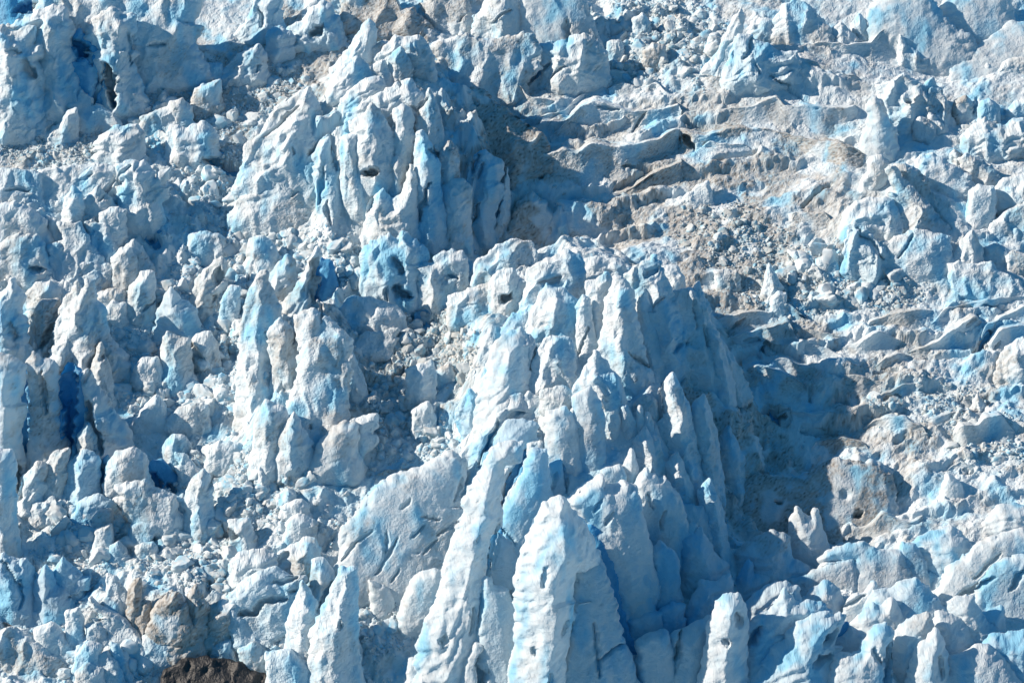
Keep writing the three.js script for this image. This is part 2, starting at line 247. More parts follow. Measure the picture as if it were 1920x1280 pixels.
function iceGeometry(px, o) {
  // plane through the foot, leaning back by tilt, turned by yaw
  let vb = -1e9; for (const p of px) vb = Math.max(vb, p[1]);
  let ub = 0, nb = 0, u0 = 1e9, u1 = -1e9; for (const p of px) { if (p[1] > vb - 40) { ub += p[0]; nb++; } u0 = Math.min(u0, p[0]); u1 = Math.max(u1, p[0]); }
  ub /= nb;
  const foot = hit(clamp(ub, -60, 1980), clamp(vb - 6, -40, 1330));
  foot.addScaledVector(ray(ub, vb), -(o.near ?? 0));
  const tl = (o.tilt ?? 16) * DEG, yw = (o.yaw ?? 0) * DEG;
  const R = new THREE.Vector3(Math.cos(yw), 0, -Math.sin(yw)), F = new THREE.Vector3(Math.sin(yw), 0, Math.cos(yw));
  const U = new THREE.Vector3(0, Math.cos(tl), 0).addScaledVector(F, -Math.sin(tl)), N = R.clone().cross(U);
  const toPlane = ([u, v]) => { const d = ray(u, v), t = foot.clone().sub(camera.position).dot(N) / d.dot(N); const p = camera.position.clone().addScaledVector(d, t).sub(foot); return [p.dot(R), p.dot(U)]; };
  const q = px.map(toPlane);
  let a0 = 1e9, a1 = -1e9, b0 = 1e9, b1 = -1e9;
  for (const [a, b] of q) { a0 = Math.min(a0, a); a1 = Math.max(a1, a); b0 = Math.min(b0, b); b1 = Math.max(b1, b); }
  const w = a1 - a0, h = b1 - b0, size = Math.min(w, h), sink = o.sink ?? Math.min(5, 0.6 + h * 0.22);
  const step = clamp(size / 15, 0.15, 0.255), mg = step * 2 + 0.17 * size;
  const nx = Math.ceil((w + 2 * mg) / step) + 1, ny = Math.ceil((h + sink + 2 * mg) / step) + 1;
  const A = i => a0 - mg + i * step, B = j => b0 - sink - mg + j * step;
  const ed = q.map((p, i) => { const r = q[(i + 1) % q.length]; return [p[0], p[1], r[0] - p[0], r[1] - p[1]]; });
  const sdf = (a, b) => {
    let m = 1e18, inside = false;
    for (const [x, y, ex, ey] of ed) {
      const wx = a - x, wy = b - y, t = clamp((wx * ex + wy * ey) / (ex * ex + ey * ey + 1e-12)), dx = wx - ex * t, dy = wy - ey * t, dd = dx * dx + dy * dy;
      if (dd < m) m = dd;
      const y2 = y + ey;
      if ((y <= b) !== (y2 <= b) && a < x + ex * (b - y) / ey) inside = !inside;
    }
    return inside ? Math.sqrt(m) : -Math.sqrt(m);
  };
  const slots = slotsIn(px).map(([p0, p1, wd, dep]) => [toPlane(p0), toPlane(p1), wd / PXM / 2, dep]);
  const oa = (o.crinkle ?? 0.8) * Math.min(0.35, 0.03 * size + 0.08), D = new Float32Array(nx * ny);
  const sx = foot.x, sy = foot.y, sz = foot.z;
  let Rmax = 0;
  for (let j = 0; j < ny; j++) for (let i = 0; i < nx; i++) {
    const a = A(i), b = B(j);
    let d = sdf(a, b);
    if (b < b0 + sink + 0.3 * h) d = Math.max(d, sdf(a, b + sink * 0.5), sdf(a, b + sink));
    d += 0.10 * size * (o.flare ?? 1) * smooth(b0 + 0.35 * h, b0 - 0.1 * h, b);
    d += oa * (n2(a * 0.55 + sx, b * 0.55 + sy) + 0.4 * n2(a * 1.5 + sx, b * 1.5) + 0.2 * n2(a * 3.6, b * 3.6 + sz));
    d += o.grow ?? 0.18;
    D[j * nx + i] = d; if (d > Rmax) Rmax = d;
  }
  const T = (o.T ?? 0.9) * Rmax * (o.fat ?? 1) + 0.25, kind = o.form ?? 'fin';
  const depthAt = (d) => {
    const t = clamp(d / Rmax);
    if (kind === 'dome') return T * Math.sqrt(Math.max(0, 1 - (1 - t) * (1 - t)));
    if (kind === 'plate') { const e = clamp(t / 0.3); return T * (0.72 * Math.pow(1 - (1 - e) * (1 - e), 0.6) + 0.28 * t); }
    if (kind === 'block') { const e = clamp(t / 0.4); return T * (0.82 * Math.sqrt(Math.max(0, 1 - (1 - e) * (1 - e))) + 0.18 * t); }
    return T * (0.55 * Math.pow(t, 0.9) + 0.45 * Math.sqrt(Math.max(0, 1 - (1 - t) * (1 - t))));
  };
  const slotOf = [], pos = [], colr = [], uv = [], idx = [], front = new Int32Array(nx * ny).fill(-1), back = new Int32Array(nx * ny).fill(-1), eh = new Map();
  const rough = o.rough ?? 1, dirt = o.dirt ?? 0.25, pitShare = (o.pits ?? 0) * 0.1, flute = o.flute ?? 1;
  const P = new THREE.Vector3();
  const vert = (a, b, d, side) => {
    const t = clamp(d / Rmax), fade = smooth(0, 0.35, t) * 0.85 + 0.15;
    let z = depthAt(d);
    let wx = sx + R.x * a + U.x * b + N.x * z, wy = sy + U.y * b + N.y * z, wz = sz + R.z * a + U.z * b + N.z * z, pit = 0, slot = -1;
    if (side > 0) {
      const L = clamp(size, 1.6, 8), f1 = 1.9 / L, f2 = 4.6 / L, am = L / 8;
      const lean = 0.25 * wy;
      const vs = o.tall ?? 0.6, chip = o.chip ?? 1, sg = o.rock ? -1 : 1;
      z += fade * rough * am * (
        flute * 1.3 * (ridge3((wx + lean * 0.3) * f1 * 0.62, wy * f1 * 0.14, wz * f1 * 0.55, 2) - 0.5) -
        sg * 1.25 * (facet(wx * f1, wy * f1 * vs, wz * f1) - 0.1) +
        0.4 * fbm3(wx * f1, wy * f1 * vs, wz * f1, 2) -
        sg * chip * 0.45 * (facet(wx * f2, wy * f2 * (vs + 0.1), wz * f2) - 0.1)) +
        fade * (-0.16 * sg * rough * chip * (facet(wx * 1.5, wy * 1.2, wz * 1.5) - 0.1) + (0.03 + 0.06 * rough) * fbm3(wx * 2.3, wy * 2.1, wz * 2.3, 3));
      if (pitShare > 0) { pit = pits(wx * 0.4, wy * 0.4, wz * 0.4, pitShare) * smooth(0.05, 0.2, t); z -= 0.8 * smooth(0, 0.9, pit); pit = 0; }
      for (let si = 0; si < slots.length; si++) {
        const [p0, p1, r, dep] = slots[si];
        const ex = p1[0] - p0[0], ey = p1[1] - p0[1], tt = clamp(((a - p0[0]) * ex + (b - p0[1]) * ey) / (ex * ex + ey * ey + 1e-9));
        const wob = (1 + 0.45 * n2(a * 0.7 + sx, b * 0.7)) * (1.1 - 0.75 * (2 * tt - 1) ** 2), dist = Math.hypot(a - p0[0] - ex * tt, b - p0[1] - ey * tt) / (r * wob);
        if (dist < 1) { const k = smooth(1, 0.55, dist) * smooth(0.0, 0.06, t); z -= k * dep * clamp(r * 3.2, 0.8, 4.5); if (dep > 1 && dist < 0.93) slot = si; }
      }
      a += fade * rough * 0.5 * n3(wx * f1 + 20, wy * f1, wz * f1) * am;
      b += fade * rough * 0.5 * n3(wx * f1, wy * f1 + 20, wz * f1) * am;
      z = Math.max(z, -0.7 * depthAt(d) + 0.01);
    } else z = -z * 0.8;
    if (d <= 0.001) z = 0;
    P.set(0, 0, 0).addScaledVector(R, a).addScaledVector(U, b).addScaledVector(N, z);
    pos.push(P.x, P.y, P.z);
    const c = o.rock ? rockColour(sx + P.x, sy + P.y, sz + P.z) : iceColour(sx + P.x, sy + P.y, sz + P.z, dirt, o.silt ?? 0, o.deepBlue ?? 0);
    colr.push(c[0], c[1], c[2]); uv.push(a + sx * 1.7, b + z * 0.7 + sz);
    slotOf.push(slot);
    return pos.length / 3 - 1;
  };
  const node = (i, j, side) => { const k = j * nx + i, tab = side > 0 ? front : back; return tab[k] >= 0 ? tab[k] : (tab[k] = vert(A(i), B(j), D[k], side)); };
  const edge = (i, j, i2, j2) => {
    const k = j * nx + i, k2 = j2 * nx + i2, key = Math.min(k, k2) * 2 + (j === j2 ? 0 : 1);
    let e = eh.get(key);
    if (e === undefined) { const t = D[k] / (D[k] - D[k2]); e = vert(lerp(A(i), A(i2), t), lerp(B(j), B(j2), t), 0, 1); eh.set(key, e); }
    return e;
  };
  for (let j = 0; j < ny - 1; j++) for (let i = 0; i < nx - 1; i++) {
    const c = [[i, j], [i + 1, j], [i + 1, j + 1], [i, j + 1]], ins = c.map(([x, y]) => D[y * nx + x] > 0);
    if (!ins[0] && !ins[1] && !ins[2] && !ins[3]) continue;
    for (const side of [1, -1]) {
      const loop = [];
      for (let k = 0; k < 4; k++) {
        const k2 = (k + 1) % 4;
        if (ins[k]) loop.push(node(c[k][0], c[k][1], side));
        if (ins[k] !== ins[k2]) loop.push(edge(c[k][0], c[k][1], c[k2][0], c[k2][1]));
      }
      for (let k = 1; k < loop.length - 1; k++) side > 0 ? idx.push(loop[0], loop[k], loop[k + 1]) : idx.push(loop[0], loop[k + 1], loop[k]);
    }
  }
  const g = new THREE.BufferGeometry();
  g.setAttribute('position', new THREE.Float32BufferAttribute(pos, 3));
  g.setAttribute('color', new THREE.Float32BufferAttribute(colr, 3));
  g.setAttribute('uv', new THREE.Float32BufferAttribute(uv, 2));
  g.setIndex(idx); g.computeVertexNormals();
  triangles += idx.length / 3;
  return [g, foot, splitSlots(g, idx, slotOf, slots.length, slots.map(([p, q]) => Math.hypot(p[0] - q[0], p[1] - q[1]) > 1.2))];
}

// ---------------------------------------------------------------- a long ridge: concave front, sharp crest, gentle snowy back
function ridgeGeometry(px, o) {
  let u0 = 1e9, u1 = -1e9; for (const [u] of px) { u0 = Math.min(u0, u); u1 = Math.max(u1, u); }
  const span = u => { let t = 1e9, b = -1e9; for (let i = 0; i < px.length; i++) { const [x, y] = px[i], [X, Y] = px[(i + 1) % px.length]; if ((x <= u) === (X <= u)) continue; const v = y + (Y - y) * (u - x) / (X - x); t = Math.min(t, v); b = Math.max(b, v); } return [t, b]; };
  const nc = Math.max(12, Math.ceil((u1 - u0) / 2.7)), top = [], bot = [], hs = [];
  const tl = (o.tilt ?? 30) * DEG, N = new THREE.Vector3(0, Math.sin(tl), Math.cos(tl));
  for (let i = 0; i <= nc; i++) {
    const u = lerp(u0 + 0.5, u1 - 0.5, i / nc); let [vt, vb] = span(u);
    vt += 2.2 * n2(u * 0.035, vb * 0.01) + 1.6 * n2(u * 0.11, 4);
    vt = Math.min(vt, vb - 0.5);
    const B = hit(clamp(u, -80, 2000), clamp(vb, -60, 1330)), d = ray(u, vt), t = B.clone().sub(camera.position).dot(N) / d.dot(N);
    top.push(camera.position.clone().addScaledVector(d, t)); bot.push(B);
  }
  const soft = (a, k) => a.map((p, i) => { const q = new THREE.Vector3(); let n = 0; for (let j = Math.max(0, i - k); j <= Math.min(a.length - 1, i + k); j++) { q.add(a[j]); n++; } return q.divideScalar(n); });
  const tp = soft(top, 2), bt = soft(bot, 6); let hm = 0; tp.forEach((p, i) => { hs.push(p.distanceTo(bt[i])); hm = Math.max(hm, hs[i]); });
  const nf = Math.max(6, Math.ceil(hm / 0.24)), nb = Math.max(5, Math.ceil((hm * 1.3 + 3) / 0.36)), rows = nf + nb + 1;
  const slotOf = [], o0 = bt[nc >> 1].clone(), pos = [], colr = [], uv = [], idx = [], p = new THREE.Vector3(), dirt = o.dirt ?? 0.4, rough = o.rough ?? 0.5;
  const sl = slotsIn(px).map(([a, b, w, dep]) => [a, b, w / 2, dep]);
  for (let i = 0; i <= nc; i++) for (let j = 0; j < rows; j++) {
    const B = bt[i], C = tp[i], h = hs[i]; let slot = -1;
    if (j <= nf) {
      const q = j / nf; p.lerpVectors(B, C, q); if (q < 0.12) p.y -= (0.12 - q) * 9;
      const scoop = Math.sin(Math.PI * Math.pow(q, 0.8)) * (0.16 + 0.1 * n2(p.x * 0.12, p.z * 0.12)) * Math.min(h, 6);
      let dz = -scoop - rough * smooth(0, 0.1, q) * smooth(1, 0.93, q) * (0.75 * (facet(p.x * 0.35, p.y * 0.4, p.z * 0.35) - 0.1) + 0.25 * (facet(p.x * 1.1, p.y * 1.2, p.z * 1.1) - 0.1)) + 0.08 * n3(p.x * 1.8, p.y * 1.8, p.z * 1.8);
      const u = lerp(u0 + 0.5, u1 - 0.5, i / nc), s2 = span(u), vv = lerp(s2[1], s2[0], q);
      for (let si = 0; si < sl.length; si++) { const [a, b, r, dep] = sl[si], ex = b[0] - a[0], ey = b[1] - a[1], tt = clamp(((u - a[0]) * ex + (vv - a[1]) * ey) / (ex * ex + ey * ey + 1e-9)), dist = Math.hypot(u - a[0] - ex * tt, vv - a[1] - ey * tt) / (r * (1 + 0.45 * n2(p.x * 0.7, p.y * 0.7)) * (1.1 - 0.75 * (2 * tt - 1) ** 2)); if (dist < 1) { dz -= smooth(1, 0.5, dist) * dep * clamp(r / PXM * 2.4, 0.5, 2.6) * smooth(1, 0.85, q); if (dep > 1 && q < 0.95 && dist < 0.93) slot = si; } }
      p.z += dz; p.y += dz * 0.15;
    } else {
      const q = (j - nf) / nb, L = h * 1.3 + 3, z = C.z - L * q, g = groundY(C.x, z) - 1.2;
      p.set(C.x, lerp(C.y, Math.min(g, C.y + L * 0.5), Math.pow(q, 1.9)) - 0.12 * Math.sin(q * Math.PI) * Math.min(h, 2), z);
      p.y += smooth(0, 0.25, q) * (0.3 * fbm3(p.x * 0.5, p.z * 0.5, 2, 3) - rough * 0.3 * (facet(p.x * 0.7, 3, p.z * 0.7) - 0.1));
    }
    pos.push(p.x - o0.x, p.y - o0.y, p.z - o0.z); slotOf.push(slot);
    const c = iceColour(p.x, p.y, p.z, dirt); colr.push(c[0], c[1], c[2]); uv.push(p.x, p.y - p.z);
    if (i < nc && j < rows - 1) { const a = i * rows + j, b = a + rows; idx.push(a, b, b + 1, a, b + 1, a + 1); }
  }
  const g = new THREE.BufferGeometry();
  g.setAttribute('position', new THREE.Float32BufferAttribute(pos, 3)); g.setAttribute('color', new THREE.Float32BufferAttribute(colr, 3)); g.setAttribute('uv', new THREE.Float32BufferAttribute(uv, 2));
  g.setIndex(idx); g.computeVertexNormals(); triangles += idx.length / 3;
  return [g, o0, splitSlots(g, idx, slotOf, sl.length, sl.map(([a, b]) => Math.hypot(a[0] - b[0], a[1] - b[1]) > 14))];
}
// ---------------------------------------------------------------- the glacier's own surface
// what the surface is like round a place in the photograph: [u, v, reach, broken, ridged, smooth, dirt, blue]
const REGIONS = [
  [120, 230, 130, .5, 0, 0, .4, .2], [360, 180, 130, .25, 0, 0, .9, .1], [500, 170, 120, .3, 0, 0, .8, .1], [100, 280, 120, .25, 0, 0, .7, .1], [300, 100, 140, .1, 0, .8, .3, .3],
  [300, 330, 130, .8, 0, 0, .2, .4], [130, 420, 150, .9, 0, 0, .25, .4], [350, 500, 150, .8, 0, 0, .2, .35], [300, 650, 130, .7, 0, 0, .15, .35], [280, 740, 110, .3, 0, 0, .3, .25],
  [400, 760, 110, .35, 0, 0, .3, .25], [540, 620, 130, .9, 0, 0, .4, .3], [780, 680, 110, .45, 0, 0, 1, .1], [720, 560, 130, .8, 0, 0, .35, .45], [820, 520, 120, .8, 0, 0, .35, .45],
  [60, 700, 150, .9, 0, 0, .4, .6], [380, 900, 130, .45, 0, 0, .25, .25], [300, 1000, 150, .5, 0, 0, .35, .3], [100, 1050, 130, .6, 0, 0, .25, .4], [300, 1130, 130, .6, 0, 0, .7, .2], [120, 1240, 120, .5, 0, 0, .2, .3],
  [480, 1120, 130, .6, 0, 0, .5, .4], [600, 950, 150, .7, 0, 0, .3, .4], [720, 970, 130, .3, .4, .3, .2, .4], [680, 1180, 130, .7, 0, 0, .4, .4], [740, 830, 100, .5, 0, 0, .8, .2],
  [780, 250, 170, .5, .2, .2, .2, .4], [900, 300, 130, .4, .4, 0, .8, .3], [960, 430, 120, .5, .3, 0, .7, .5], [800, 60, 150, .35, .5, .1, .6, .2], [980, 130, 140, .2, .4, .5, .4, .3],
  [1200, 80, 140, .8, 0, 0, .5, .3], [1100, 220, 160, .1, 1, .2, .4, .35], [1150, 320, 160, .15, .9, 0, .6, .35], [1300, 400, 160, .4, .7, 0, .9, .15], [1420, 360, 150, .4, .7, 0, 1, .1],
  [1450, 230, 160, .1, .9, .3, .35, .25], [1400, 90, 130, .4, .4, .2, .3, .3], [1600, 200, 150, .1, .6, .5, .4, .2], [1750, 60, 180, 0, .1, 1, .15, .2], [1880, 80, 120, 0, .1, 1, .15, .2],
  [1850, 230, 130, .7, .3, 0, .4, .3], [1780, 400, 170, .6, .2, .2, .3, .3], [1600, 470, 140, .8, 0, 0, .4, .3], [1450, 560, 140, .6, .2, 0, .9, .15], [1650, 560, 140, .5, .4, 0, .7, .2], [1850, 520, 130, .5, .4, .1, .3, .3],
  [1500, 650, 150, .1, 1, .1, .5, .3], [1700, 640, 150, .1, 1, .1, .45, .35], [1880, 640, 130, .5, .7, 0, .5, .3], [1550, 750, 140, .15, 1, .1, .5, .3], [1750, 740, 140, .5, .6, 0, .7, .2],
  [1420, 800, 120, .4, .5, .2, .8, .5], [1500, 870, 130, .35, .6, 0, .8, .5], [1650, 850, 140, .4, .7, 0, .7, .3], [1850, 830, 140, .6, .3, 0, .6, .25], [1450, 980, 130, .5, .3, 0, .5, .6], [1600, 980, 130, .35, .4, .1, .5, .35], [1780, 1000, 150, .3, .5, .2, .3, .35],
  [1860, 1080, 120, .1, .4, .5, .2, .6], [1650, 1180, 220, .4, .1, .5, .05, .6], [1350, 1150, 130, .5, 0, .2, .1, .9], [1080, 700, 220, .4, .1, .3, .15, .5], [1080, 1050, 220, .3, 0, .4, .05, .8], [850, 950, 130, .3, .2, .5, .15, .6], [560, 330, 130, .5, 0, .2, .2, .3],
].map(([u, v, r, ...k]) => { if (u > 1250 && v <= 420) { k[0] *= 0.35; k[1] *= 0.8; k[2] = Math.max(k[2], 0.45); } if (Math.hypot(u - 930, v - 370) < 140) k[0] = 0.9; if (u > 1300 && v < 1100 && v > 250) { const shade = v > 760 && u < 1560; k[0] *= shade ? 1.7 : 0.55; k[1] *= shade ? 0.5 : 1.25; } const p = hit(u, v); return [p.x, -p.z / COS, (r / 12) ** 2, ...k]; });
function regionAt(x, s, out) {
  let sw = 1e-9; out.fill(0);
  for (const g of REGIONS) {
    const dx = x - g[0], ds = (s - g[1]) * 0.8, q = (dx * dx + ds * ds) / g[2];
    if (q > 9) continue;
    const w = Math.exp(-q * 1.6); sw += w;
    for (let k = 0; k < 5; k++) out[k] += w * g[3 + k];
  }
  if (sw < 0.02) { const d = [.4, .4, .2, .4, .3], e = 0.02 - sw; for (let k = 0; k < 5; k++) out[k] += e * d[k]; sw += e; }
  for (let k = 0; k < 5; k++) out[k] /= sw;
}
function glacierPoint(x, s, out, reg) {
  regionAt(x, s, reg);
  const [brk, rdg, smo] = reg;
  // sideways push first, so that steep steps and overhangs form
  const wx = x + 1.6 * brk * n2(x * 0.16, s * 0.16 + 9) + 0.5 * n2(x * 0.5 + 4, s * 0.5), ws = s + 1.8 * brk * n2(x * 0.16 + 30, s * 0.16) + 0.5 * n2(x * 0.5, s * 0.5 + 8);
  let h = 0;
  h += brk * (3.4 * (ridge3(wx * 0.12, ws * 0.10, 0, 4) - 0.45) - 2.5 * (facet(wx * 0.26, ws * 0.22, 3) - 0.1) - 1.1 * (facet(wx * 0.6, ws * 0.62, 9) - 0.1) - 0.25 * (facet(wx * 1.9, ws * 1.7, 19) - .1));
  if (rdg > 0.02) {
    const k = ws - 0.16 * wx + 3.4 * n2(wx * 0.035, ws * 0.06) + 0.7 * n2(wx * 0.14 + 9, ws * 0.14);
    const saw = k * 0.16 - Math.floor(k * 0.16), tooth = saw < 0.3 ? saw / 0.3 : (1 - saw) / 0.7;
    h += rdg * (2.7 * Math.pow(tooth, 1.3) * (0.6 + 0.6 * n2(wx * 0.06, ws * 0.15 + 60)) + 1.0 * (ridge3(wx * 0.07, ws * 0.2, 7, 3) - 0.4) - 0.4 * (facet(wx * 0.45, ws * 0.7, 5) - .1) - 0.12 * (facet(wx * 1.7, ws * 2.1, 25) - .1));
  }
  h += brk * 0.9 + smo * 1.6 * n2(wx * 0.045, ws * 0.06) + 0.22 * fbm3(wx * 0.8, ws * 0.8, 2, 3) * (1 - 0.6 * smo) + 0.08 * n2(wx * 3.1, ws * 3.1);
    for (const [ax, as, bx, bs, r, dep] of groundSlots) {
    if (x < Math.min(ax, bx) - r || x > Math.max(ax, bx) + r) continue;
    const ex = bx - ax, es = bs - as, tt = clamp(((x - ax) * ex + (s - as) * es) / (ex * ex + es * es + 1e-9)), dist = Math.hypot(x - ax - ex * tt, (s - as - es * tt) * 0.8) / r;
    if (dist < 1) { const k = smooth(1, 0.55, dist); h -= k * dep * clamp(r * 2.4, 0.6, 3); }
  }

  const y = s * SIN + swell(x, s);
  out[0] = x + (wx - x) * 0.35; out[1] = y + h * COS; out[2] = -s * COS + h * SIN * 0.8; 
}
const groundSlots = SLOTS.map(([p, q, w, dep]) => { const a = hit(...p), b = hit(...q); return [a.x, -a.z / COS, b.x, -b.z / COS, w / PXM / 2, dep]; });
{
  const rows = [], cols = [];
  const X = 92, S0 = -86, S1 = 92, st = 0.24;
  for (let x = -X; x <= X; x += st) cols.push(x);
  for (let s = S0; s <= S1;  s += st * 1.15) rows.push(s);
  const nx = cols.length, ns = rows.length, pos = new Float32Array(nx * ns * 3), colr = new Float32Array(nx * ns * 3), uv = new Float32Array(nx * ns * 2);
  const out = [0, 0, 0, 0], reg = [0, 0, 0, 0, 0];
  for (let j = 0; j < ns; j++) for (let i = 0; i < nx; i++) {
    const k = j * nx + i; glacierPoint(cols[i], rows[j], out, reg);
    pos.set(out.slice(0, 3), k * 3);
    colr.set(iceColour(out[0], out[1], out[2], reg[3]), k * 3);
    uv[k * 2] = cols[i]; uv[k * 2 + 1] = rows[j];
  }
  const idx = new Uint32Array((nx - 1) * (ns - 1) * 6); let o = 0;
  for (let j = 0; j < ns - 1; j++) for (let i = 0; i < nx - 1; i++) { const a = j * nx + i, b = a + 1, c = a + nx, d = c + 1; idx.set([a, b, d, a, d, c], o); o += 6; }
  const g = new THREE.BufferGeometry();
  g.setAttribute('position', new THREE.BufferAttribute(pos, 3)); g.setAttribute('color', new THREE.BufferAttribute(colr, 3)); g.setAttribute('uv', new THREE.BufferAttribute(uv, 2));
  g.setIndex(new THREE.BufferAttribute(idx, 1)); g.computeVertexNormals();
  triangles += o / 3;
  const m = new THREE.Mesh(g, iceMat); m.name = 'glacier_surface';
  tag(m, 'broken white and blue ice surface of the steep icefall', 'glacier', null, 'structure'); scene.add(m);
  // the rest of the icefall beyond the picture, coarser
  const p2 = [], c2 = [], i2 = [], u2 = [], N = 160, far = (k) => { const t = k / N * 2 - 1; return Math.sign(t) * Math.pow(Math.abs(t), 1.8) * 900; };
  for (let j = 0; j <= N; j++) for (let i = 0; i <= N; i++) {
    const x = far(i), s = far(j), inside = Math.abs(x) < X - 3 && s > S0 + 3 && s < S1 - 3;
    const y = s * SIN + swell(x, s) + (inside ? -14 : 4 * fbm3(x * 0.03, s * 0.03, 4, 4) - 1.2);
    p2.push(x, y, -s * COS); u2.push(x, s); const c = iceColour(x, y, -s * COS, 0.4); c2.push(...c);
    if (i < N && j < N) { const a = j * (N + 1) + i; i2.push(a, a + 1, a + N + 2, a, a + N + 2, a + N + 1); }
  }
  const g2 = new THREE.BufferGeometry();
  g2.setAttribute('position', new THREE.Float32BufferAttribute(p2, 3)); g2.setAttribute('color', new THREE.Float32BufferAttribute(c2, 3)); g2.setAttribute('uv', new THREE.Float32BufferAttribute(u2, 2));
  g2.setIndex(i2); g2.computeVertexNormals();
  const m2 = new THREE.Mesh(g2, iceMat); m2.name = 'glacier_terrain';
  tag(m2, 'wide glacier slope running on beyond the icefall', 'glacier', null, 'structure'); scene.add(m2);
}
// ---------------------------------------------------------------- seracs, fins, walls, ridges and large blocks
const CATEGORY = { serac: 'serac', ice_fin: 'ice fin', ice_pinnacle: 'pinnacle', ice_block: 'ice block', ice_ridge: 'ice ridge', ice_wall: 'ice wall', ice_slab: 'ice slab', ice_dome: 'ice dome' };
const GROUPS = { serac: 'seracs of the icefall', ice_fin: 'upright fins of ice', ice_pinnacle: 'ice pinnacles', ice_block: 'large fallen ice blocks', ice_ridge: 'melted ice ridges', ice_wall: 'steep ice walls', ice_slab: 'tilted ice slabs', ice_dome: 'smooth ice domes' };
const FORM = { serac: 'fin', ice_fin: 'fin', ice_pinnacle: 'fin', ice_block: 'block', ice_ridge: 'fin', ice_wall: 'block', ice_slab: 'block', ice_dome: 'dome' };
const LOOK = { ice_wall: { T: 0.45, tilt: 22 }, ice_ridge: { T: 0.7, tilt: 38, rough: 0.5 }, ice_slab: { T: 0.6, tilt: 24 }, ice_block: { T: 0.9, tilt: 12, flute: 0.3, pits: 0.04 }, ice_dome: { T: 0.7, tilt: 30, rough: 0.45, pits: 0 }, ice_pinnacle: { T: 1.0, tilt: 8, tall: .4 }, ice_fin: { tall: .32, chip: .6 }, serac: { tall: .45, chip: .8 } };
function P(tile, name, label, pts, o = {}) {
  const px = [], k = tile === 9 ? 1 : 640 / 1905;
  for (let i = 0; i < pts.length; i += 2) px.push([TILE[tile][0] + pts[i] * k, TILE[tile][1] + pts[i + 1] * k]);
  const [g, foot, clefts] = (o.ridge ?? name === 'ice_ridge' ? ridgeGeometry : iceGeometry)(px, { form: FORM[name], ...LOOK[name], ...TILELOOK[tile], ...(BLUEPIECES.find(([re]) => re.test(label))?.[1] ?? {}), ...o });
  const mat = tile === 7 || tile === 8 || (o.rough ?? 1) < 0.65 || (o.deepBlue ?? 0) > 0.3 ? smoothMat : iceMat;
  const m = new THREE.Mesh(g, mat); m.castShadow = m.receiveShadow = true;
  const massif = MASSIFS.find(([re]) => re.test(label));
  for (const [kind, cg] of clefts) { const c = new THREE.Mesh(cg, mat); c.name = kind; c.castShadow = c.receiveShadow = true; m.add(c); }
  if (massif) {                                            // a rib or peak of a larger body of ice
    const G = massif[1]; m.name = PARTNAME[name]; m.userData = { label };
    if (!G.parent) { G.position.copy(foot); scene.add(G); }
    m.position.copy(foot).sub(G.position); G.add(m);
  } else { m.name = numbered(name); m.position.copy(foot); tag(m, label, CATEGORY[name], GROUPS[name], 'thing'); scene.add(m); }
  return m;
}
// bare blue ice, the deepest with crevasse shade put into its colour: [which pieces, how blue]
const BLUEPIECES = [[/^dark blue wall|^deep blue blade|small deep blue serac/, { deepBlue: 1, dirt: 0 }],
  [/^folded blue mass|scooped blue serac|blue cleft wedge|narrow blue splinter|broad blue mass|smooth blue petal|lowest shaded blade|smooth pale blue blade/, { deepBlue: .55, dirt: .03 }],
  [/cyan (sheet|spire|bulge|and white|wing|hollow near|clefts)|triangular blue fin|cyan-holed|cyan slots|horned white serac|leaning white wing|smooth blue dome|tapered block|stacked square|low block under|lower ragged|ragged edged|blue step|narrow blue sided|blue slot on the upper|two blue slots|shadowed blue/, { deepBlue: .35, dirt: .05 }]];
const PARTNAME = { serac: 'buttress', ice_fin: 'rib', ice_pinnacle: 'peak', ice_block: 'block', ice_ridge: 'ledge', ice_wall: 'shoulder', ice_slab: 'slab', ice_dome: 'dome' };
function body(label) { const G = new THREE.Group(); G.name = numbered('ice_massif'); tag(G, label, 'ice massif', 'great ice massifs', 'thing'); return G; }
const MASSIFS = [
  [/great upper massif$|upper massif (face|foot|buttresses)|highest broad peak|great upper massif with|rounded white step|sunlit bluff|shaded fin above the dirty|massive rounded buttress|rounded finger$|slotted blade|massif foot above|deepest blue slot|snowy dome$/, body('tall sharp-crested massif with a bright left slope, upper middle of the icefall')],
  [/central massif|central crest$|snow-roofed serac|pock-marked face|stepped rib|massif right side|right flank above|needle fins$|bulging pillar$|small white cone$/, body('great central massif with fluted ribs, shaded on its right side')],
];
const TILELOOK = [{ dirt: .25, grow: .35, flare: 1.8 }, { dirt: .3, grow: .35 }, { dirt: .35 }, { dirt: .35, grow: .4, flare: 1.8 }, { dirt: .22, grow: .4, T: .7 }, { dirt: .5 }, { dirt: .35, grow: .35, flare: 1.8 }, { dirt: .08, rough: .55, chip: .7, tall: .28, grow: .35, yaw: 9 }, { dirt: .06, rough: .4, chip: .2, tall: .4, grow: .4 }, { dirt: .2, grow: .3 }];

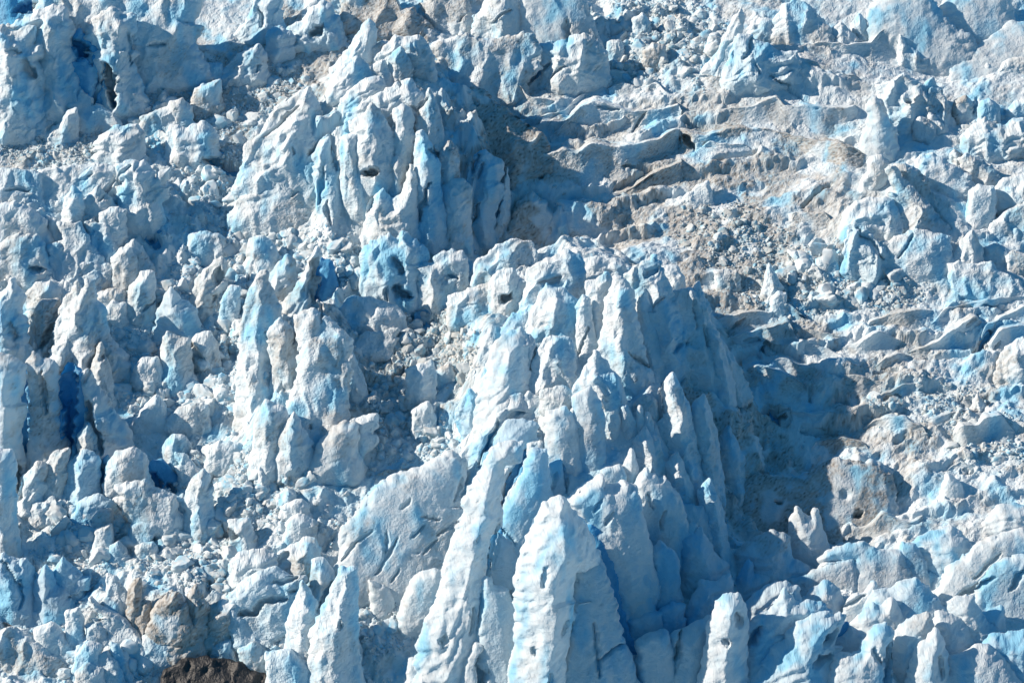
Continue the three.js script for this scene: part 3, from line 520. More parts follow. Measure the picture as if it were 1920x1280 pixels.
// upper left
P(0, 'ice_wall', 'broad shaded back wall behind the upper left towers', [190, -60, 1140, -60, 1120, 40, 1060, 150, 1100, 300, 900, 340, 400, 400, 190, 300], { dirt: .3 });
P(0, 'ice_wall', 'dark blue wall in the top left corner', [-80, -60, 190, -60, 185, 80, 120, 130, 40, 190, -80, 190]);
P(0, 'serac', 'broad pale blue tower with slanting snowy top, second from left edge', [40, 150, 260, 45, 350, 30, 385, 110, 405, 170, 385, 250, 420, 340, 440, 430, 430, 540, 390, 570, 220, 555, 230, 430, 180, 250, 195, 160, 100, 165]);
P(0, 'serac', 'hollowed tower at the upper left edge with cyan rim', [-60, 150, 20, 145, 60, 185, 190, 150, 180, 260, 230, 250, 235, 300, 205, 340, 240, 410, 235, 480, 195, 560, 190, 700, -60, 720], { pits: .4 });
P(0, 'serac', 'small deep blue serac wedged between the two upper left towers', [385, 210, 450, 170, 470, 210, 530, 260, 570, 290, 575, 370, 560, 480, 520, 575, 440, 510, 430, 340, 390, 290]);
P(0, 'serac', 'tall rounded tower with white left shoulder beside the dark rubble hollow', [470, 210, 540, 90, 620, 40, 665, 75, 680, 90, 745, 85, 760, 170, 720, 200, 740, 330, 780, 480, 690, 545, 580, 590, 530, 560, 575, 420, 560, 280]);
P(0, 'ice_pinnacle', 'lone knob-topped pinnacle standing free before the shaded back wall', [835, 210, 850, 175, 895, 145, 945, 170, 960, 220, 950, 250, 985, 290, 1005, 350, 990, 405, 900, 370, 870, 300, 835, 290]);
P(0, 'ice_block', 'peaked bluish block right of the lone knob-topped pinnacle', [1010, 310, 1060, 290, 1110, 360, 1105, 415, 1000, 405]);
P(0, 'ice_block', 'white square block at the foot of the cyan spires', [1120, 385, 1160, 360, 1230, 360, 1235, 400, 1200, 445, 1110, 440]);
P(0, 'ice_block', 'large dusty boulder at the right end of the dark rubble hollow', [1090, 500, 1130, 480, 1220, 450, 1230, 530, 1190, 590, 1120, 605, 1070, 560], { dirt: .6 });
P(0, 'serac', 'cyan spire cluster reaching the top edge', [1350, 150, 1400, 90, 1440, -40, 1580, -40, 1560, 60, 1580, 130, 1490, 160, 1440, 185, 1390, 205, 1340, 195]);
P(0, 'serac', 'rounded white lump below the cyan spire cluster', [1490, 200, 1500, 170, 1560, 150, 1640, 200, 1620, 250, 1560, 285, 1510, 335, 1490, 260]);
P(0, 'serac', 'hooded serac with a large cyan hollow near the top edge', [1600, 160, 1700, 110, 1720, 60, 1800, 10, 1850, 40, 1860, 100, 1890, 90, 1905, 180, 1860, 245, 1760, 245, 1640, 225]);
P(0, 'ice_fin', 'slanting pale blue fin above the sunlit rubble chute', [1280, 370, 1330, 310, 1440, 250, 1480, 300, 1480, 400, 1420, 445, 1230, 405]);
P(0, 'ice_pinnacle', 'white horn leaning right out of the dirty rubble', [270, 740, 340, 690, 380, 620, 420, 610, 430, 660, 400, 720, 385, 765, 320, 775]);
P(0, 'ice_pinnacle', 'small jagged horn left of the white leaning horn', [185, 670, 240, 660, 290, 690, 280, 745, 200, 745, 160, 720]);
P(0, 'ice_slab', 'shaded bluish slab below the tall rounded tower', [430, 580, 455, 510, 500, 550, 540, 590, 640, 640, 640, 695, 520, 685, 450, 640, 350, 600]);
P(0, 'serac', 'lumpy white serac between the dirty rubble and the pitted lump', [570, 760, 650, 710, 760, 700, 800, 750, 800, 800, 760, 850, 640, 920, 580, 830, 530, 800]);
P(0, 'ice_block', 'long pile of pale blocks crossing the dark rubble', [790, 660, 870, 620, 940, 600, 950, 570, 1010, 560, 1060, 600, 1070, 660, 1000, 695, 900, 705, 820, 715], { rough: 1.6 });
P(0, 'serac', 'pitted pale blue lump left of the great upper massif', [930, 760, 960, 700, 1040, 720, 1130, 680, 1200, 730, 1210, 780, 1180, 860, 1140, 905, 1050, 875, 960, 835], { pits: .5 });
P(0, 'ice_slab', 'flat-topped pale slab at the left edge below the dirty rubble', [-60, 955, 100, 950, 220, 970, 225, 1090, 200, 1155, 80, 1125, -60, 1105]);
P(0, 'ice_slab', 'long low slab with a dark undercut right of the flat-topped slab', [220, 960, 330, 940, 520, 930, 500, 985, 340, 1085, 330, 1105, 230, 1105], { tilt: 34 });
P(0, 'serac', 'arched overhanging serac with a scooped blue flank', [650, 930, 740, 900, 820, 910, 850, 960, 855, 1010, 900, 960, 940, 950, 930, 1000, 880, 1050, 870, 1110, 830, 1185, 760, 1225, 690, 1205, 670, 1120, 690, 1000, 660, 1000], { pits: .45 });
P(0, 'ice_fin', 'rounded upright fin below the long undercut slab', [370, 1100, 410, 1045, 445, 1080, 460, 1150, 440, 1200, 480, 1290, 380, 1295, 350, 1200]);
P(0, 'ice_block', 'pointed pale block left of the arched serac', [460, 1130, 545, 1050, 600, 1100, 650, 1160, 620, 1195, 500, 1205]);
P(0, 'ice_block', 'tilted white block under the arched serac', [560, 1190, 640, 1160, 695, 1180, 690, 1220, 660, 1295, 590, 1305]);
P(0, 'ice_block', 'low round shouldered block at the left edge', [-60, 1150, 80, 1135, 170, 1170, 250, 1240, 260, 1335, -60, 1335]);
P(0, 'ice_slab', 'sloping slab joining the undercut slab to the arched serac', [520, 920, 650, 940, 660, 1010, 590, 1075, 450, 1115, 350, 1090], { tilt: 34 });
P(0, 'serac', 'sunlit white left flank of the great upper massif', [1370, 810, 1450, 760, 1550, 600, 1720, 490, 1780, 600, 1790, 740, 1720, 830, 1780, 920, 1780, 1065, 1720, 1040, 1690, 940, 1600, 890, 1500, 965, 1370, 900], { tilt: 26, T: .7 });
P(0, 'ice_dome', 'smooth snowy dome at the left foot of the great upper massif', [1490, 980, 1580, 890, 1640, 890, 1690, 950, 1700, 1030, 1780, 1090, 1700, 1205, 1560, 1225, 1350, 1185, 1320, 1100, 1440, 1020], { dirt: .4 });
P(0, 'ice_fin', 'narrow blue sided fin beside the smooth snowy dome', [1750, 870, 1800, 800, 1830, 770, 1850, 850, 1900, 980, 1910, 1110, 1820, 1130, 1790, 1000]);
// upper middle
P(1, 'ice_wall', 'pale dirt-flecked wall behind the great upper massif', [480, 270, 560, 230, 700, 200, 850, 230, 1000, 190, 1060, 190, 1110, 280, 1020, 360, 1010, 475, 880, 475, 820, 535, 700, 505, 600, 430, 540, 320], { dirt: .5 });
P(1, 'serac', 'white hummock with cyan hollows at the middle of the top edge', [780, 70, 830, -50, 960, -50, 1000, 90, 1010, 190, 1000, 255, 900, 245, 770, 175, 740, 90], { pits: .5 });
P(1, 'ice_wall', 'smooth hollowed wall right of the middle of the top edge', [1010, -50, 1340, -50, 1400, 130, 1430, 225, 1360, 200, 1310, 195, 1200, 255, 1110, 275, 1040, 190, 1005, 100], { rough: .5 });
P(1, 'serac', 'crumbly white-topped serac above two blue openings', [1120, 250, 1190, 235, 1250, 230, 1300, 200, 1370, 195, 1440, 250, 1480, 290, 1490, 370, 1420, 405, 1330, 455, 1200, 475, 1130, 485, 1140, 400, 1150, 350, 1120, 300]);
P(1, 'ice_pinnacle', 'tall white horn on the crest of the great upper massif', [0, 330, 60, 250, 100, 180, 155, 110, 185, 145, 185, 210, 180, 300, 130, 335, 60, 375, 0, 405, -40, 385], { dirt: .05 });
P(1, 'ice_block', 'dirty wedge leaning beside the tall white horn', [180, 260, 225, 235, 275, 250, 215, 305, 185, 335], { dirt: .8 });
P(1, 'serac', 'highest broad peak of the great upper massif with dark right side', [190, 330, 300, 210, 350, 215, 440, 205, 480, 260, 510, 320, 500, 385, 420, 405, 380, 350, 330, 275, 280, 325, 220, 345], { dirt: .4 });
P(1, 'ice_pinnacle', 'white pointed rib in front of the highest broad peak', [265, 330, 300, 290, 330, 265, 370, 330, 390, 385, 310, 475, 290, 400]);
P(1, 'serac', 'sunlit bluff under the tall white horn', [-40, 420, 40, 340, 90, 325, 140, 370, 175, 425, 100, 475, 0, 535, -60, 505], { dirt: .1 });
P(1, 'serac', 'rounded white step below the sunlit bluff', [0, 560, 60, 500, 150, 440, 215, 430, 245, 490, 140, 545, 60, 595, 10, 605], { dirt: .1 });
P(1, 'ice_pinnacle', 'blue shaded rib behind the rounded white step', [170, 380, 230, 340, 290, 440, 300, 490, 250, 480]);
P(1, 'serac', 'snow-capped shelf across the middle of the great upper massif', [40, 640, 150, 560, 260, 500, 330, 460, 380, 450, 440, 520, 480, 620, 470, 685, 420, 650, 400, 605, 330, 595, 290, 620, 240, 650, 170, 590, 130, 650]);
P(1, 'serac', 'massive rounded buttress with white peak on the upper massif face', [50, 680, 130, 650, 170, 575, 210, 620, 280, 740, 290, 800, 300, 880, 260, 985, 150, 975, 120, 925, 90, 850], { tilt: 20 });
P(1, 'serac', 'knobby buttress right of the massive rounded buttress', [290, 620, 340, 590, 380, 610, 400, 660, 380, 780, 370, 850, 350, 905, 300, 865, 280, 750, 300, 700]);
P(1, 'ice_fin', 'sharp shaded fin above the dirty right shoulder', [420, 650, 470, 570, 490, 500, 540, 620, 560, 740, 560, 835, 500, 855, 440, 750]);
P(1, 'ice_fin', 'tall blade with a blue slot on the upper massif foot', [415, 860, 430, 740, 450, 730, 500, 820, 540, 900, 545, 1050, 570, 1200, 560, 1300, 500, 1300, 410, 1245]);
P(1, 'ice_pinnacle', 'rounded finger standing before the upper massif buttresses', [265, 920, 310, 875, 345, 910, 360, 990, 350, 1085, 300, 1125, 270, 1040]);
P(1, 'ice_fin', 'chipped fin left of the rounded finger', [0, 770, 80, 755, 95, 850, 120, 930, 140, 1000, 135, 1145, 60, 1095, 20, 1000, 0, 880]);
P(1, 'serac', 'wide shaded footing below the rounded finger', [180, 1100, 230, 1060, 280, 1130, 350, 1080, 390, 930, 415, 1000, 420, 1255, 340, 1305, 150, 1295, 150, 1150]);
P(1, 'ice_fin', 'dirty stub fin right of the tall slotted blade', [560, 850, 600, 790, 640, 830, 650, 900, 640, 1000, 560, 1045, 550, 900], { dirt: .6 });
P(1, 'ice_wall', 'dirt-streaked grey right shoulder of the great upper massif', [610, 640, 650, 560, 720, 500, 800, 510, 830, 560, 900, 600, 1000, 680, 1140, 770, 1140, 820, 1000, 865, 940, 905, 930, 835, 850, 865, 760, 805, 690, 765, 620, 705], { dirt: 1, tilt: 34 });
P(1, 'ice_fin', 'broad shaded fin at the massif foot above the dark basin', [560, 1050, 620, 1010, 690, 1010, 720, 1060, 700, 1310, 570, 1310]);
P(1, 'ice_fin', 'jagged shaded fin with two blue slots above the dark basin', [750, 870, 800, 840, 850, 880, 900, 900, 895, 970, 840, 1080, 840, 1260, 760, 1260, 720, 1150, 750, 1000]);
P(1, 'ice_fin', 'thin pale blade edging the deepest blue slot', [895, 970, 920, 940, 935, 1100, 905, 1255, 855, 1265, 885, 1100]);
P(1, 'ice_ridge', 'curled white ridge end right of the dirt-streaked shoulder', [860, 500, 885, 460, 930, 455, 1000, 470, 1030, 530, 1100, 550, 1240, 560, 1260, 595, 1150, 655, 1070, 660, 980, 625, 900, 575, 870, 540], { tilt: 24 });
P(1, 'ice_ridge', 'zigzag bright crest below the curled ridge end', [1080, 660, 1240, 620, 1340, 520, 1370, 530, 1350, 580, 1280, 640, 1230, 705, 1150, 775, 1120, 745], { dirt: .6 });
P(1, 'ice_wall', 'wide scooped shaded face right of the zigzag crest', [1150, 770, 1230, 700, 1330, 600, 1420, 560, 1560, 600, 1640, 620, 1760, 610, 1900, 580, 1910, 700, 1700, 765, 1500, 805, 1400, 805, 1300, 855, 1180, 825], { dirt: .5, tilt: 34, ridge: true });
P(1, 'ice_ridge', 'rounded white whaleback below the crumbly white-topped serac', [1320, 470, 1400, 400, 1560, 390, 1620, 400, 1590, 475, 1500, 495, 1400, 515, 1330, 525]);
P(1, 'ice_ridge', 'short hump in the middle of the upper ridge field', [1480, 500, 1560, 460, 1620, 470, 1680, 500, 1640, 565, 1540, 565, 1480, 535], { dirt: .5 });
P(1, 'ice_ridge', 'grey hump right of the short hump', [1690, 490, 1760, 460, 1820, 520, 1910, 560, 1910, 605, 1800, 605, 1700, 575], { dirt: .4 });
P(1, 'ice_wall', 'long shaded overhang wall above the dark basin', [1150, 860, 1250, 830, 1300, 860, 1400, 800, 1550, 820, 1770, 780, 1850, 720, 1910, 720, 1910, 800, 1850, 885, 1700, 995, 1560, 1065, 1350, 1105, 1200, 1115, 1100, 1085, 980, 1065, 950, 950, 1000, 880, 1100, 850], { dirt: .55, tilt: 26, ridge: true });
P(1, 'ice_pinnacle', 'small pale pyramid standing in the dark basin', [1170, 1230, 1220, 1160, 1270, 1230, 1310, 1310, 1140, 1310]);
P(1, 'ice_block', 'dirty hummock left of the small pale pyramid', [980, 1140, 1060, 1080, 1140, 1130, 1180, 1200, 1130, 1300, 920, 1300], { dirt: .9 });
P(1, 'ice_slab', 'dusky slab right of the small pale pyramid', [1210, 1130, 1340, 1120, 1500, 1150, 1560, 1200, 1500, 1300, 1300, 1300, 1250, 1200], { dirt: .7 });
P(1, 'ice_ridge', 'gritty slanting ridge rimming the dark basin on the right', [1480, 1085, 1600, 1060, 1750, 960, 1850, 920, 1910, 890, 1910, 1110, 1750, 1160, 1600, 1150], { dirt: .9 });
P(1, 'ice_block', 'white cube in the upper right rubble strip', [1490, 240, 1540, 230, 1570, 260, 1560, 315, 1500, 315]);
P(1, 'ice_block', 'dirty round block beside a dark gap in the upper rubble strip', [1690, 290, 1740, 250, 1800, 260, 1810, 320, 1740, 355, 1690, 335], { dirt: .7 });
P(1, 'ice_block', 'greenish upright block in the upper rubble strip', [1630, 110, 1680, 80, 1720, 130, 1700, 205, 1640, 195]);
P(1, 'ice_slab', 'dirty stepped slab along the top edge above the tall white horn', [0, -50, 300, -50, 330, 60, 400, 60, 500, 150, 480, 195, 330, 185, 180, 155, 60, 95, 0, 85], { dirt: .8, tilt: 34 });
P(1, 'ice_slab', 'dusky slab at the top edge right of the dirty stepped slab', [430, -50, 680, -50, 720, 50, 690, 125, 600, 135, 500, 60], { dirt: .5, tilt: 30 });
// upper right
P(2, 'ice_fin', 'thin translucent spike leaning right in the upper right ridges', [120, 400, 200, 280, 260, 150, 330, 40, 345, 110, 330, 180, 280, 240, 240, 330, 200, 405, 150, 425], { dirt: .1 });
P(2, 'serac', 'white pyramid with cyan clefts beside the thin leaning spike', [225, 420, 280, 260, 310, 190, 370, 190, 420, 230, 480, 240, 540, 290, 640, 290, 660, 340, 600, 405, 520, 425, 420, 445, 300, 465, 230, 455], { dirt: .08, flute: 1.6 });
P(2, 'ice_dome', 'high snow hill with a dark crack at the top edge', [510, 110, 560, 30, 620, 0, 690, 20, 760, 90, 830, 170, 820, 225, 700, 235, 620, 185, 520, 155, 500, 140], { rough: .8 });
P(2, 'serac', 'rumpled snowy bump left of the high snow hill', [350, 170, 420, 90, 510, 110, 530, 160, 600, 150, 610, 195, 540, 245, 470, 205, 400, 185], { tilt: 28 });
P(2, 'ice_pinnacle', 'blunt snowy peak right of the high snow hill', [820, 190, 850, 150, 885, 125, 930, 170, 1000, 235, 900, 255, 800, 245], { tilt: 20 });
P(2, 'ice_pinnacle', 'slim white pinnacle before the large smooth dome', [940, 150, 985, 70, 1020, 110, 1060, 215, 1020, 222, 940, 175]);
P(2, 'ice_dome', 'large smooth blue-grey dome near the top right corner', [1030, 60, 1080, 0, 1140, -50, 1370, -50, 1450, 80, 1530, 160, 1620, 200, 1630, 265, 1540, 300, 1380, 320, 1280, 275, 1230, 200, 1130, 165, 1070, 195, 1040, 120], { T: .5, dirt: .12, rough: .3 });
P(2, 'ice_dome', 'sunlit rounded dome in the top right corner', [1430, 40, 1490, -50, 1830, -50, 1850, 120, 1720, 165, 1640, 195, 1560, 165, 1500, 100], { T: .5, dirt: .1, rough: .3 });
P(2, 'ice_dome', 'flat snowy apron under the top right domes', [1540, 300, 1700, 230, 1830, 120, 1980, 130, 1980, 335, 1800, 340, 1700, 390, 1520, 360], { T: .3, tilt: 48, dirt: .1, rough: .3 });
P(2, 'ice_ridge', 'snowy ridge with a blunt crest below the slim white pinnacle', [700, 250, 800, 230, 900, 250, 1050, 240, 1125, 160, 1200, 210, 1210, 300, 1300, 340, 1340, 335, 1300, 380, 1100, 370, 950, 370, 820, 330, 720, 295], { tilt: 32 });
P(2, 'ice_pinnacle', 'small sharp tooth on the snowy ridge', [1205, 270, 1215, 200, 1250, 250, 1330, 300, 1390, 325, 1340, 355, 1220, 345]);
P(2, 'ice_ridge', 'wide frosted hump below the white pyramid', [640, 360, 740, 340, 850, 400, 950, 420, 1080, 470, 1060, 495, 990, 530, 950, 570, 860, 540, 780, 510, 600, 510, 560, 440], { tilt: 36, rough: .7 });
P(2, 'serac', 'tent-shaped peak with a white arete right of the frosted hump', [1080, 480, 1160, 450, 1235, 410, 1290, 440, 1340, 480, 1390, 430, 1440, 500, 1490, 600, 1500, 695, 1400, 710, 1340, 650, 1280, 650, 1200, 700, 1130, 610], { tilt: 24, flute: 1.6 });
P(2, 'serac', 'smooth standing finger with a rounded head and wide foot', [1030, 600, 1040, 550, 1080, 540, 1120, 570, 1145, 650, 1190, 720, 1195, 790, 1120, 865, 1000, 845, 1000, 740, 1040, 690], { form: 'dome', rough: .5, dirt: .4, tilt: 12 });
P(2, 'ice_block', 'dirty lobe right of the smooth standing finger', [1290, 680, 1320, 650, 1370, 660, 1420, 710, 1380, 765, 1290, 730], { dirt: .7 });
P(2, 'ice_block', 'dark flecked knob beside a curved blue crack', [1520, 560, 1580, 530, 1620, 580, 1600, 665, 1530, 660, 1510, 600], { dirt: .9 });
P(2, 'ice_block', 'pale round boulder right of the curved blue crack', [1650, 580, 1710, 548, 1770, 590, 1770, 665, 1700, 695, 1650, 645]);
P(2, 'ice_ridge', 'thin frosted band under the white pyramid', [-20, 410, 130, 420, 240, 430, 280, 490, 200, 530, -20, 510], { tilt: 42, rough: .7 });
P(2, 'ice_ridge', 'curved frosted terrace below the white pyramid', [-20, 520, 220, 515, 430, 480, 530, 460, 600, 520, 480, 590, 300, 610, -20, 610], { tilt: 42, rough: .7 });
P(2, 'ice_wall', 'broad smooth shaded face under the curved terrace', [130, 660, 200, 610, 400, 590, 540, 530, 560, 590, 640, 590, 760, 590, 900, 610, 980, 580, 990, 680, 930, 780, 760, 800, 640, 770, 500, 730, 280, 735, 170, 720], { tilt: 38, rough: .4, dirt: .45, ridge: true });
P(2, 'ice_wall', 'wide dirt-speckled slope below the broad smooth face', [-20, 720, 130, 760, 270, 710, 490, 720, 700, 780, 900, 800, 1000, 850, 1050, 870, 1020, 970, 900, 1000, 700, 920, 620, 870, 540, 850, 470, 885, 330, 915, 180, 955, 60, 980, -20, 900], { tilt: 42, dirt: .85, ridge: true });
P(2, 'ice_ridge', 'low round-backed ridge with a dark notch at its right end', [100, 830, 150, 790, 230, 800, 360, 810, 410, 850, 400, 890, 230, 930, 110, 910], { tilt: 30, dirt: .4 });
P(2, 'ice_block', 'small knob right of the dark notch', [420, 860, 440, 815, 490, 840, 500, 880, 440, 900], { dirt: .5 });
P(2, 'ice_block', 'white rounded knob above a small green pool hollow', [1035, 900, 1060, 870, 1110, 870, 1150, 900, 1145, 940, 1100, 975, 1050, 1010, 1010, 1050, 1000, 1000, 1040, 960]);
P(2, 'ice_fin', 'long white blade falling rightwards from the rounded knob', [1130, 940, 1180, 920, 1250, 1020, 1330, 1090, 1390, 1160, 1470, 1275, 1400, 1300, 1260, 1290, 1220, 1150, 1180, 1040], { tilt: 26 });
P(2, 'ice_block', 'wedge packed behind the long white blade', [1180, 920, 1240, 910, 1300, 940, 1370, 1000, 1390, 1105, 1330, 1090, 1250, 1015], { dirt: .5 });
P(2, 'ice_dome', 'snowy dome block above the long white blade', [1295, 900, 1330, 870, 1390, 858, 1460, 890, 1520, 930, 1620, 990, 1590, 1040, 1440, 1050, 1390, 1000, 1310, 945], { rough: .7 });
P(2, 'ice_slab', 'frosted tilted slab right of the snowy dome block', [1540, 890, 1580, 860, 1660, 890, 1720, 930, 1770, 980, 1740, 1040, 1660, 1020, 1570, 955]);
P(2, 'ice_pinnacle', 'narrow dirty tooth between the dome block and the frosted slab', [1500, 860, 1520, 840, 1560, 860, 1540, 935, 1510, 915], { dirt: .7 });
P(2, 'ice_block', 'leaning frosted block below the frosted tilted slab', [1600, 1080, 1650, 1030, 1740, 1040, 1750, 1110, 1700, 1195, 1640, 1235, 1590, 1150]);
P(2, 'serac', 'bright round-shouldered serac at the right edge', [1750, 1040, 1800, 990, 1905, 970, 1980, 970, 1980, 1205, 1850, 1215, 1760, 1155]);
P(2, 'ice_slab', 'bright slab under the round-shouldered serac at the right edge', [1720, 1250, 1810, 1180, 1905, 1130, 1980, 1130, 1980, 1300, 1720, 1300]);
P(2, 'serac', 'cracked white block below the small green pool hollow', [890, 1190, 960, 1130, 1060, 1100, 1170, 1110, 1220, 1190, 1240, 1300, 900, 1300], { dirt: .15 });
P(2, 'ice_ridge', 'gritty lumps left of the cracked white block', [580, 1200, 640, 1180, 720, 1190, 800, 1180, 840, 1240, 800, 1300, 600, 1300], { dirt: .7 });
P(2, 'ice_slab', 'small sunlit plate on the dirty middle slope', [10, 1100, 80, 1040, 140, 1010, 160, 1080, 130, 1145, 20, 1145]);
P(2, 'ice_block', 'flat white block on the right edge under the snowy apron', [1790, 350, 1850, 325, 1980, 320, 1980, 405, 1800, 400, 1740, 415]);
P(2, 'ice_block', 'small white lump left of the flat white edge block', [1670, 390, 1700, 355, 1740, 380, 1720, 415]);
P(2, 'serac', 'knobbly bluish mass at the right edge above the frosted slab', [1640, 690, 1690, 660, 1740, 700, 1800, 700, 1870, 660, 1980, 680, 1980, 785, 1840, 840, 1700, 870, 1560, 860, 1550, 770]);
P(2, 'ice_block', 'upright chunk on the right edge above the knobbly mass', [1810, 620, 1850, 570, 1905, 560, 1980, 560, 1980, 655, 1860, 665]);
// left middle
P(3, 'ice_block', 'white-capped block at the left edge over a dark hollow', [-60, 120, 40, 60, 90, 30, 200, 40, 240, 80, 270, 170, 200, 185, 170, 235, 90, 195, -60, 205]);
P(3, 'ice_slab', 'overhanging shaded slab right of the white-capped block', [265, 90, 330, 90, 370, 130, 440, 180, 530, 200, 460, 265, 400, 215, 340, 225, 290, 175]);
P(3, 'ice_slab', 'smooth blue slab leaning above the overhanging slab', [330, -30, 440, -30, 500, 80, 555, 160, 530, 205, 450, 175, 380, 110]);
P(3, 'ice_slab', 'narrow shaded slab left of the black hole', [480, -30, 590, -30, 630, 80, 600, 145, 550, 115]);
P(3, 'ice_block', 'tall leaning white block beside a round boulder', [630, 160, 680, 110, 720, 110, 755, 170, 750, 240, 720, 325, 680, 315, 640, 255]);
P(3, 'ice_block', 'jagged block right of the tall leaning block', [700, 100, 750, 70, 800, 130, 850, 210, 830, 245, 770, 195]);
P(3, 'ice_block', 'round shaded boulder in the gap under the smooth blue slab', [550, 240, 590, 195, 625, 215, 615, 260, 570, 290], { form: 'dome' });
P(3, 'serac', 'crumbling white stack above the pale boulder', [710, 400, 730, 330, 790, 250, 850, 240, 855, 330, 850, 390, 800, 465, 740, 465, 690, 505, 690, 450]);
P(3, 'ice_block', 'flat striped boulder behind the white square boulder', [545, 370, 600, 340, 680, 345, 700, 390, 690, 435, 600, 425, 550, 415], { dirt: .5 });
P(3, 'ice_block', 'white square boulder on the left rubble slope', [585, 470, 630, 410, 690, 420, 695, 460, 650, 515, 600, 515], { dirt: .1 });
P(3, 'serac', 'eaten-away white serac with cyan holes at the left edge', [0, 360, 50, 330, 70, 280, 100, 330, 140, 380, 110, 430, 100, 500, 150, 540, 120, 600, 60, 625, 80, 695, 10, 725, -60, 705, -60, 400], { pits: .7, dirt: .15 });
P(3, 'serac', 'spiky crest behind the lower left towers', [140, 370, 200, 310, 280, 300, 330, 330, 310, 390, 220, 425, 180, 445]);
P(3, 'serac', 'tall horned serac above the lower left blades', [340, 430, 390, 360, 430, 300, 440, 350, 480, 330, 485, 280, 520, 290, 530, 390, 575, 450, 600, 590, 680, 700, 600, 765, 560, 700, 500, 795, 440, 785, 400, 690, 370, 620, 300, 605, 330, 500], { flute: 1.5 });
P(3, 'ice_fin', 'curved dirty rib left of the tall horned serac', [200, 450, 240, 400, 330, 400, 310, 480, 300, 570, 260, 655, 230, 605, 210, 520], { dirt: .6 });
P(3, 'ice_pinnacle', 'pointed rib on the lower left blades', [300, 660, 375, 620, 380, 680, 430, 760, 440, 835, 410, 810, 330, 840, 310, 740]);
P(3, 'ice_fin', 'flat-topped blade at the left edge beside the darkest slot', [-60, 700, 60, 710, 135, 770, 130, 860, 105, 930, 95, 1080, 100, 1310, -60, 1310], { dirt: .35, tilt: 8, rough: .55 });
P(3, 'ice_fin', 'ragged dirty blade right of the darkest slot', [150, 760, 185, 690, 230, 730, 300, 740, 320, 800, 310, 900, 330, 1000, 310, 1110, 370, 1200, 380, 1310, 180, 1310, 175, 1100, 180, 900, 165, 820], { dirt: .5, tilt: 10, rough: .6 });
P(3, 'ice_fin', 'deep blue blade face in the lower left towers', [330, 830, 400, 800, 445, 800, 450, 900, 470, 1000, 430, 1100, 440, 1310, 360, 1310, 320, 1120, 330, 950], { tilt: 12, rough: .5 });
P(3, 'ice_fin', 'broad blade sloping right into the rubble chute', [440, 830, 490, 790, 530, 880, 590, 920, 610, 1000, 720, 1120, 720, 1155, 620, 1185, 590, 1310, 470, 1310, 450, 1100, 470, 980], { tilt: 14, rough: .55 });
P(3, 'ice_fin', 'slim fin beside a dark curved slot', [500, 840, 560, 640, 570, 700, 600, 760, 620, 880, 600, 955, 540, 885]);
P(3, 'ice_pinnacle', 'low white point at the foot of the broad sloping blade', [450, 1310, 440, 1150, 490, 1090, 530, 1170, 520, 1310], { near: 2 });
P(3, 'ice_fin', 'smooth triangular blue fin in the middle of the left jumble', [880, 470, 950, 330, 1000, 390, 1080, 440, 1110, 530, 1080, 565, 1060, 625, 980, 565, 900, 525], { rough: .6, dirt: .1 });
P(3, 'serac', 'gritty-topped white stump above the rubble chute', [910, 640, 930, 580, 960, 600, 1000, 610, 1050, 620, 1060, 720, 1070, 800, 1000, 875, 950, 835, 910, 765]);
P(3, 'serac', 'pale stump right of the gritty-topped stump', [1080, 620, 1100, 590, 1170, 580, 1210, 650, 1200, 745, 1130, 745, 1080, 695]);
P(3, 'serac', 'sharp cornered serac above the smooth triangular fin', [1070, 390, 1110, 260, 1180, 210, 1230, 160, 1260, 190, 1250, 240, 1200, 315, 1200, 415, 1140, 455, 1080, 435]);
P(3, 'ice_block', 'large blue-grey boulder left of the gritty-topped stump', [750, 780, 800, 720, 870, 720, 905, 790, 890, 845, 830, 855, 770, 825]);
P(3, 'ice_block', 'angular shaded boulder in the rubble chute', [760, 1060, 800, 1000, 870, 930, 915, 990, 910, 1035, 850, 1085, 780, 1085]);
P(3, 'ice_block', 'long tilted slab-like boulder right of the angular boulder', [940, 1060, 1000, 1000, 1080, 980, 1150, 990, 1160, 1055, 1080, 1095, 1000, 1095]);
P(3, 'serac', 'tall sunlit white spur running down the middle of the left jumble', [1350, 540, 1370, 440, 1400, 350, 1440, 260, 1480, 230, 1490, 300, 1530, 380, 1560, 440, 1550, 520, 1510, 600, 1500, 700, 1520, 800, 1480, 905, 1420, 955, 1350, 935, 1370, 800, 1340, 650], { dirt: .4, tilt: 24 });
P(3, 'serac', 'dirty tipped crag behind the tall sunlit spur', [1490, 300, 1540, 220, 1600, 150, 1640, 190, 1650, 260, 1600, 290, 1580, 405, 1530, 380], { dirt: .6 });
P(3, 'ice_fin', 'ragged fin leaning over the blue cleft', [1560, 440, 1620, 380, 1700, 250, 1720, 200, 1770, 100, 1780, 150, 1740, 280, 1700, 400, 1650, 475, 1600, 485], { dirt: .4 });
P(3, 'ice_block', 'upright white chunk left of the tall sunlit spur', [1240, 410, 1290, 320, 1330, 330, 1320, 420, 1280, 505, 1240, 475]);
P(3, 'serac', 'domed white lump above the tall sunlit spur', [1400, 60, 1470, 40, 1530, 100, 1550, 160, 1490, 225, 1420, 205, 1380, 145]);
P(3, 'ice_block', 'cauliflower-like white lump at the head of the left jumble', [1060, 40, 1150, 20, 1230, 40, 1260, 90, 1200, 135, 1110, 135, 1050, 105], { rough: 1.6 });
P(3, 'ice_fin', 'dirty fin edge beside the thin dark blue crack', [1500, 580, 1560, 500, 1620, 560, 1660, 640, 1650, 720, 1620, 795, 1560, 705], { dirt: .5 });
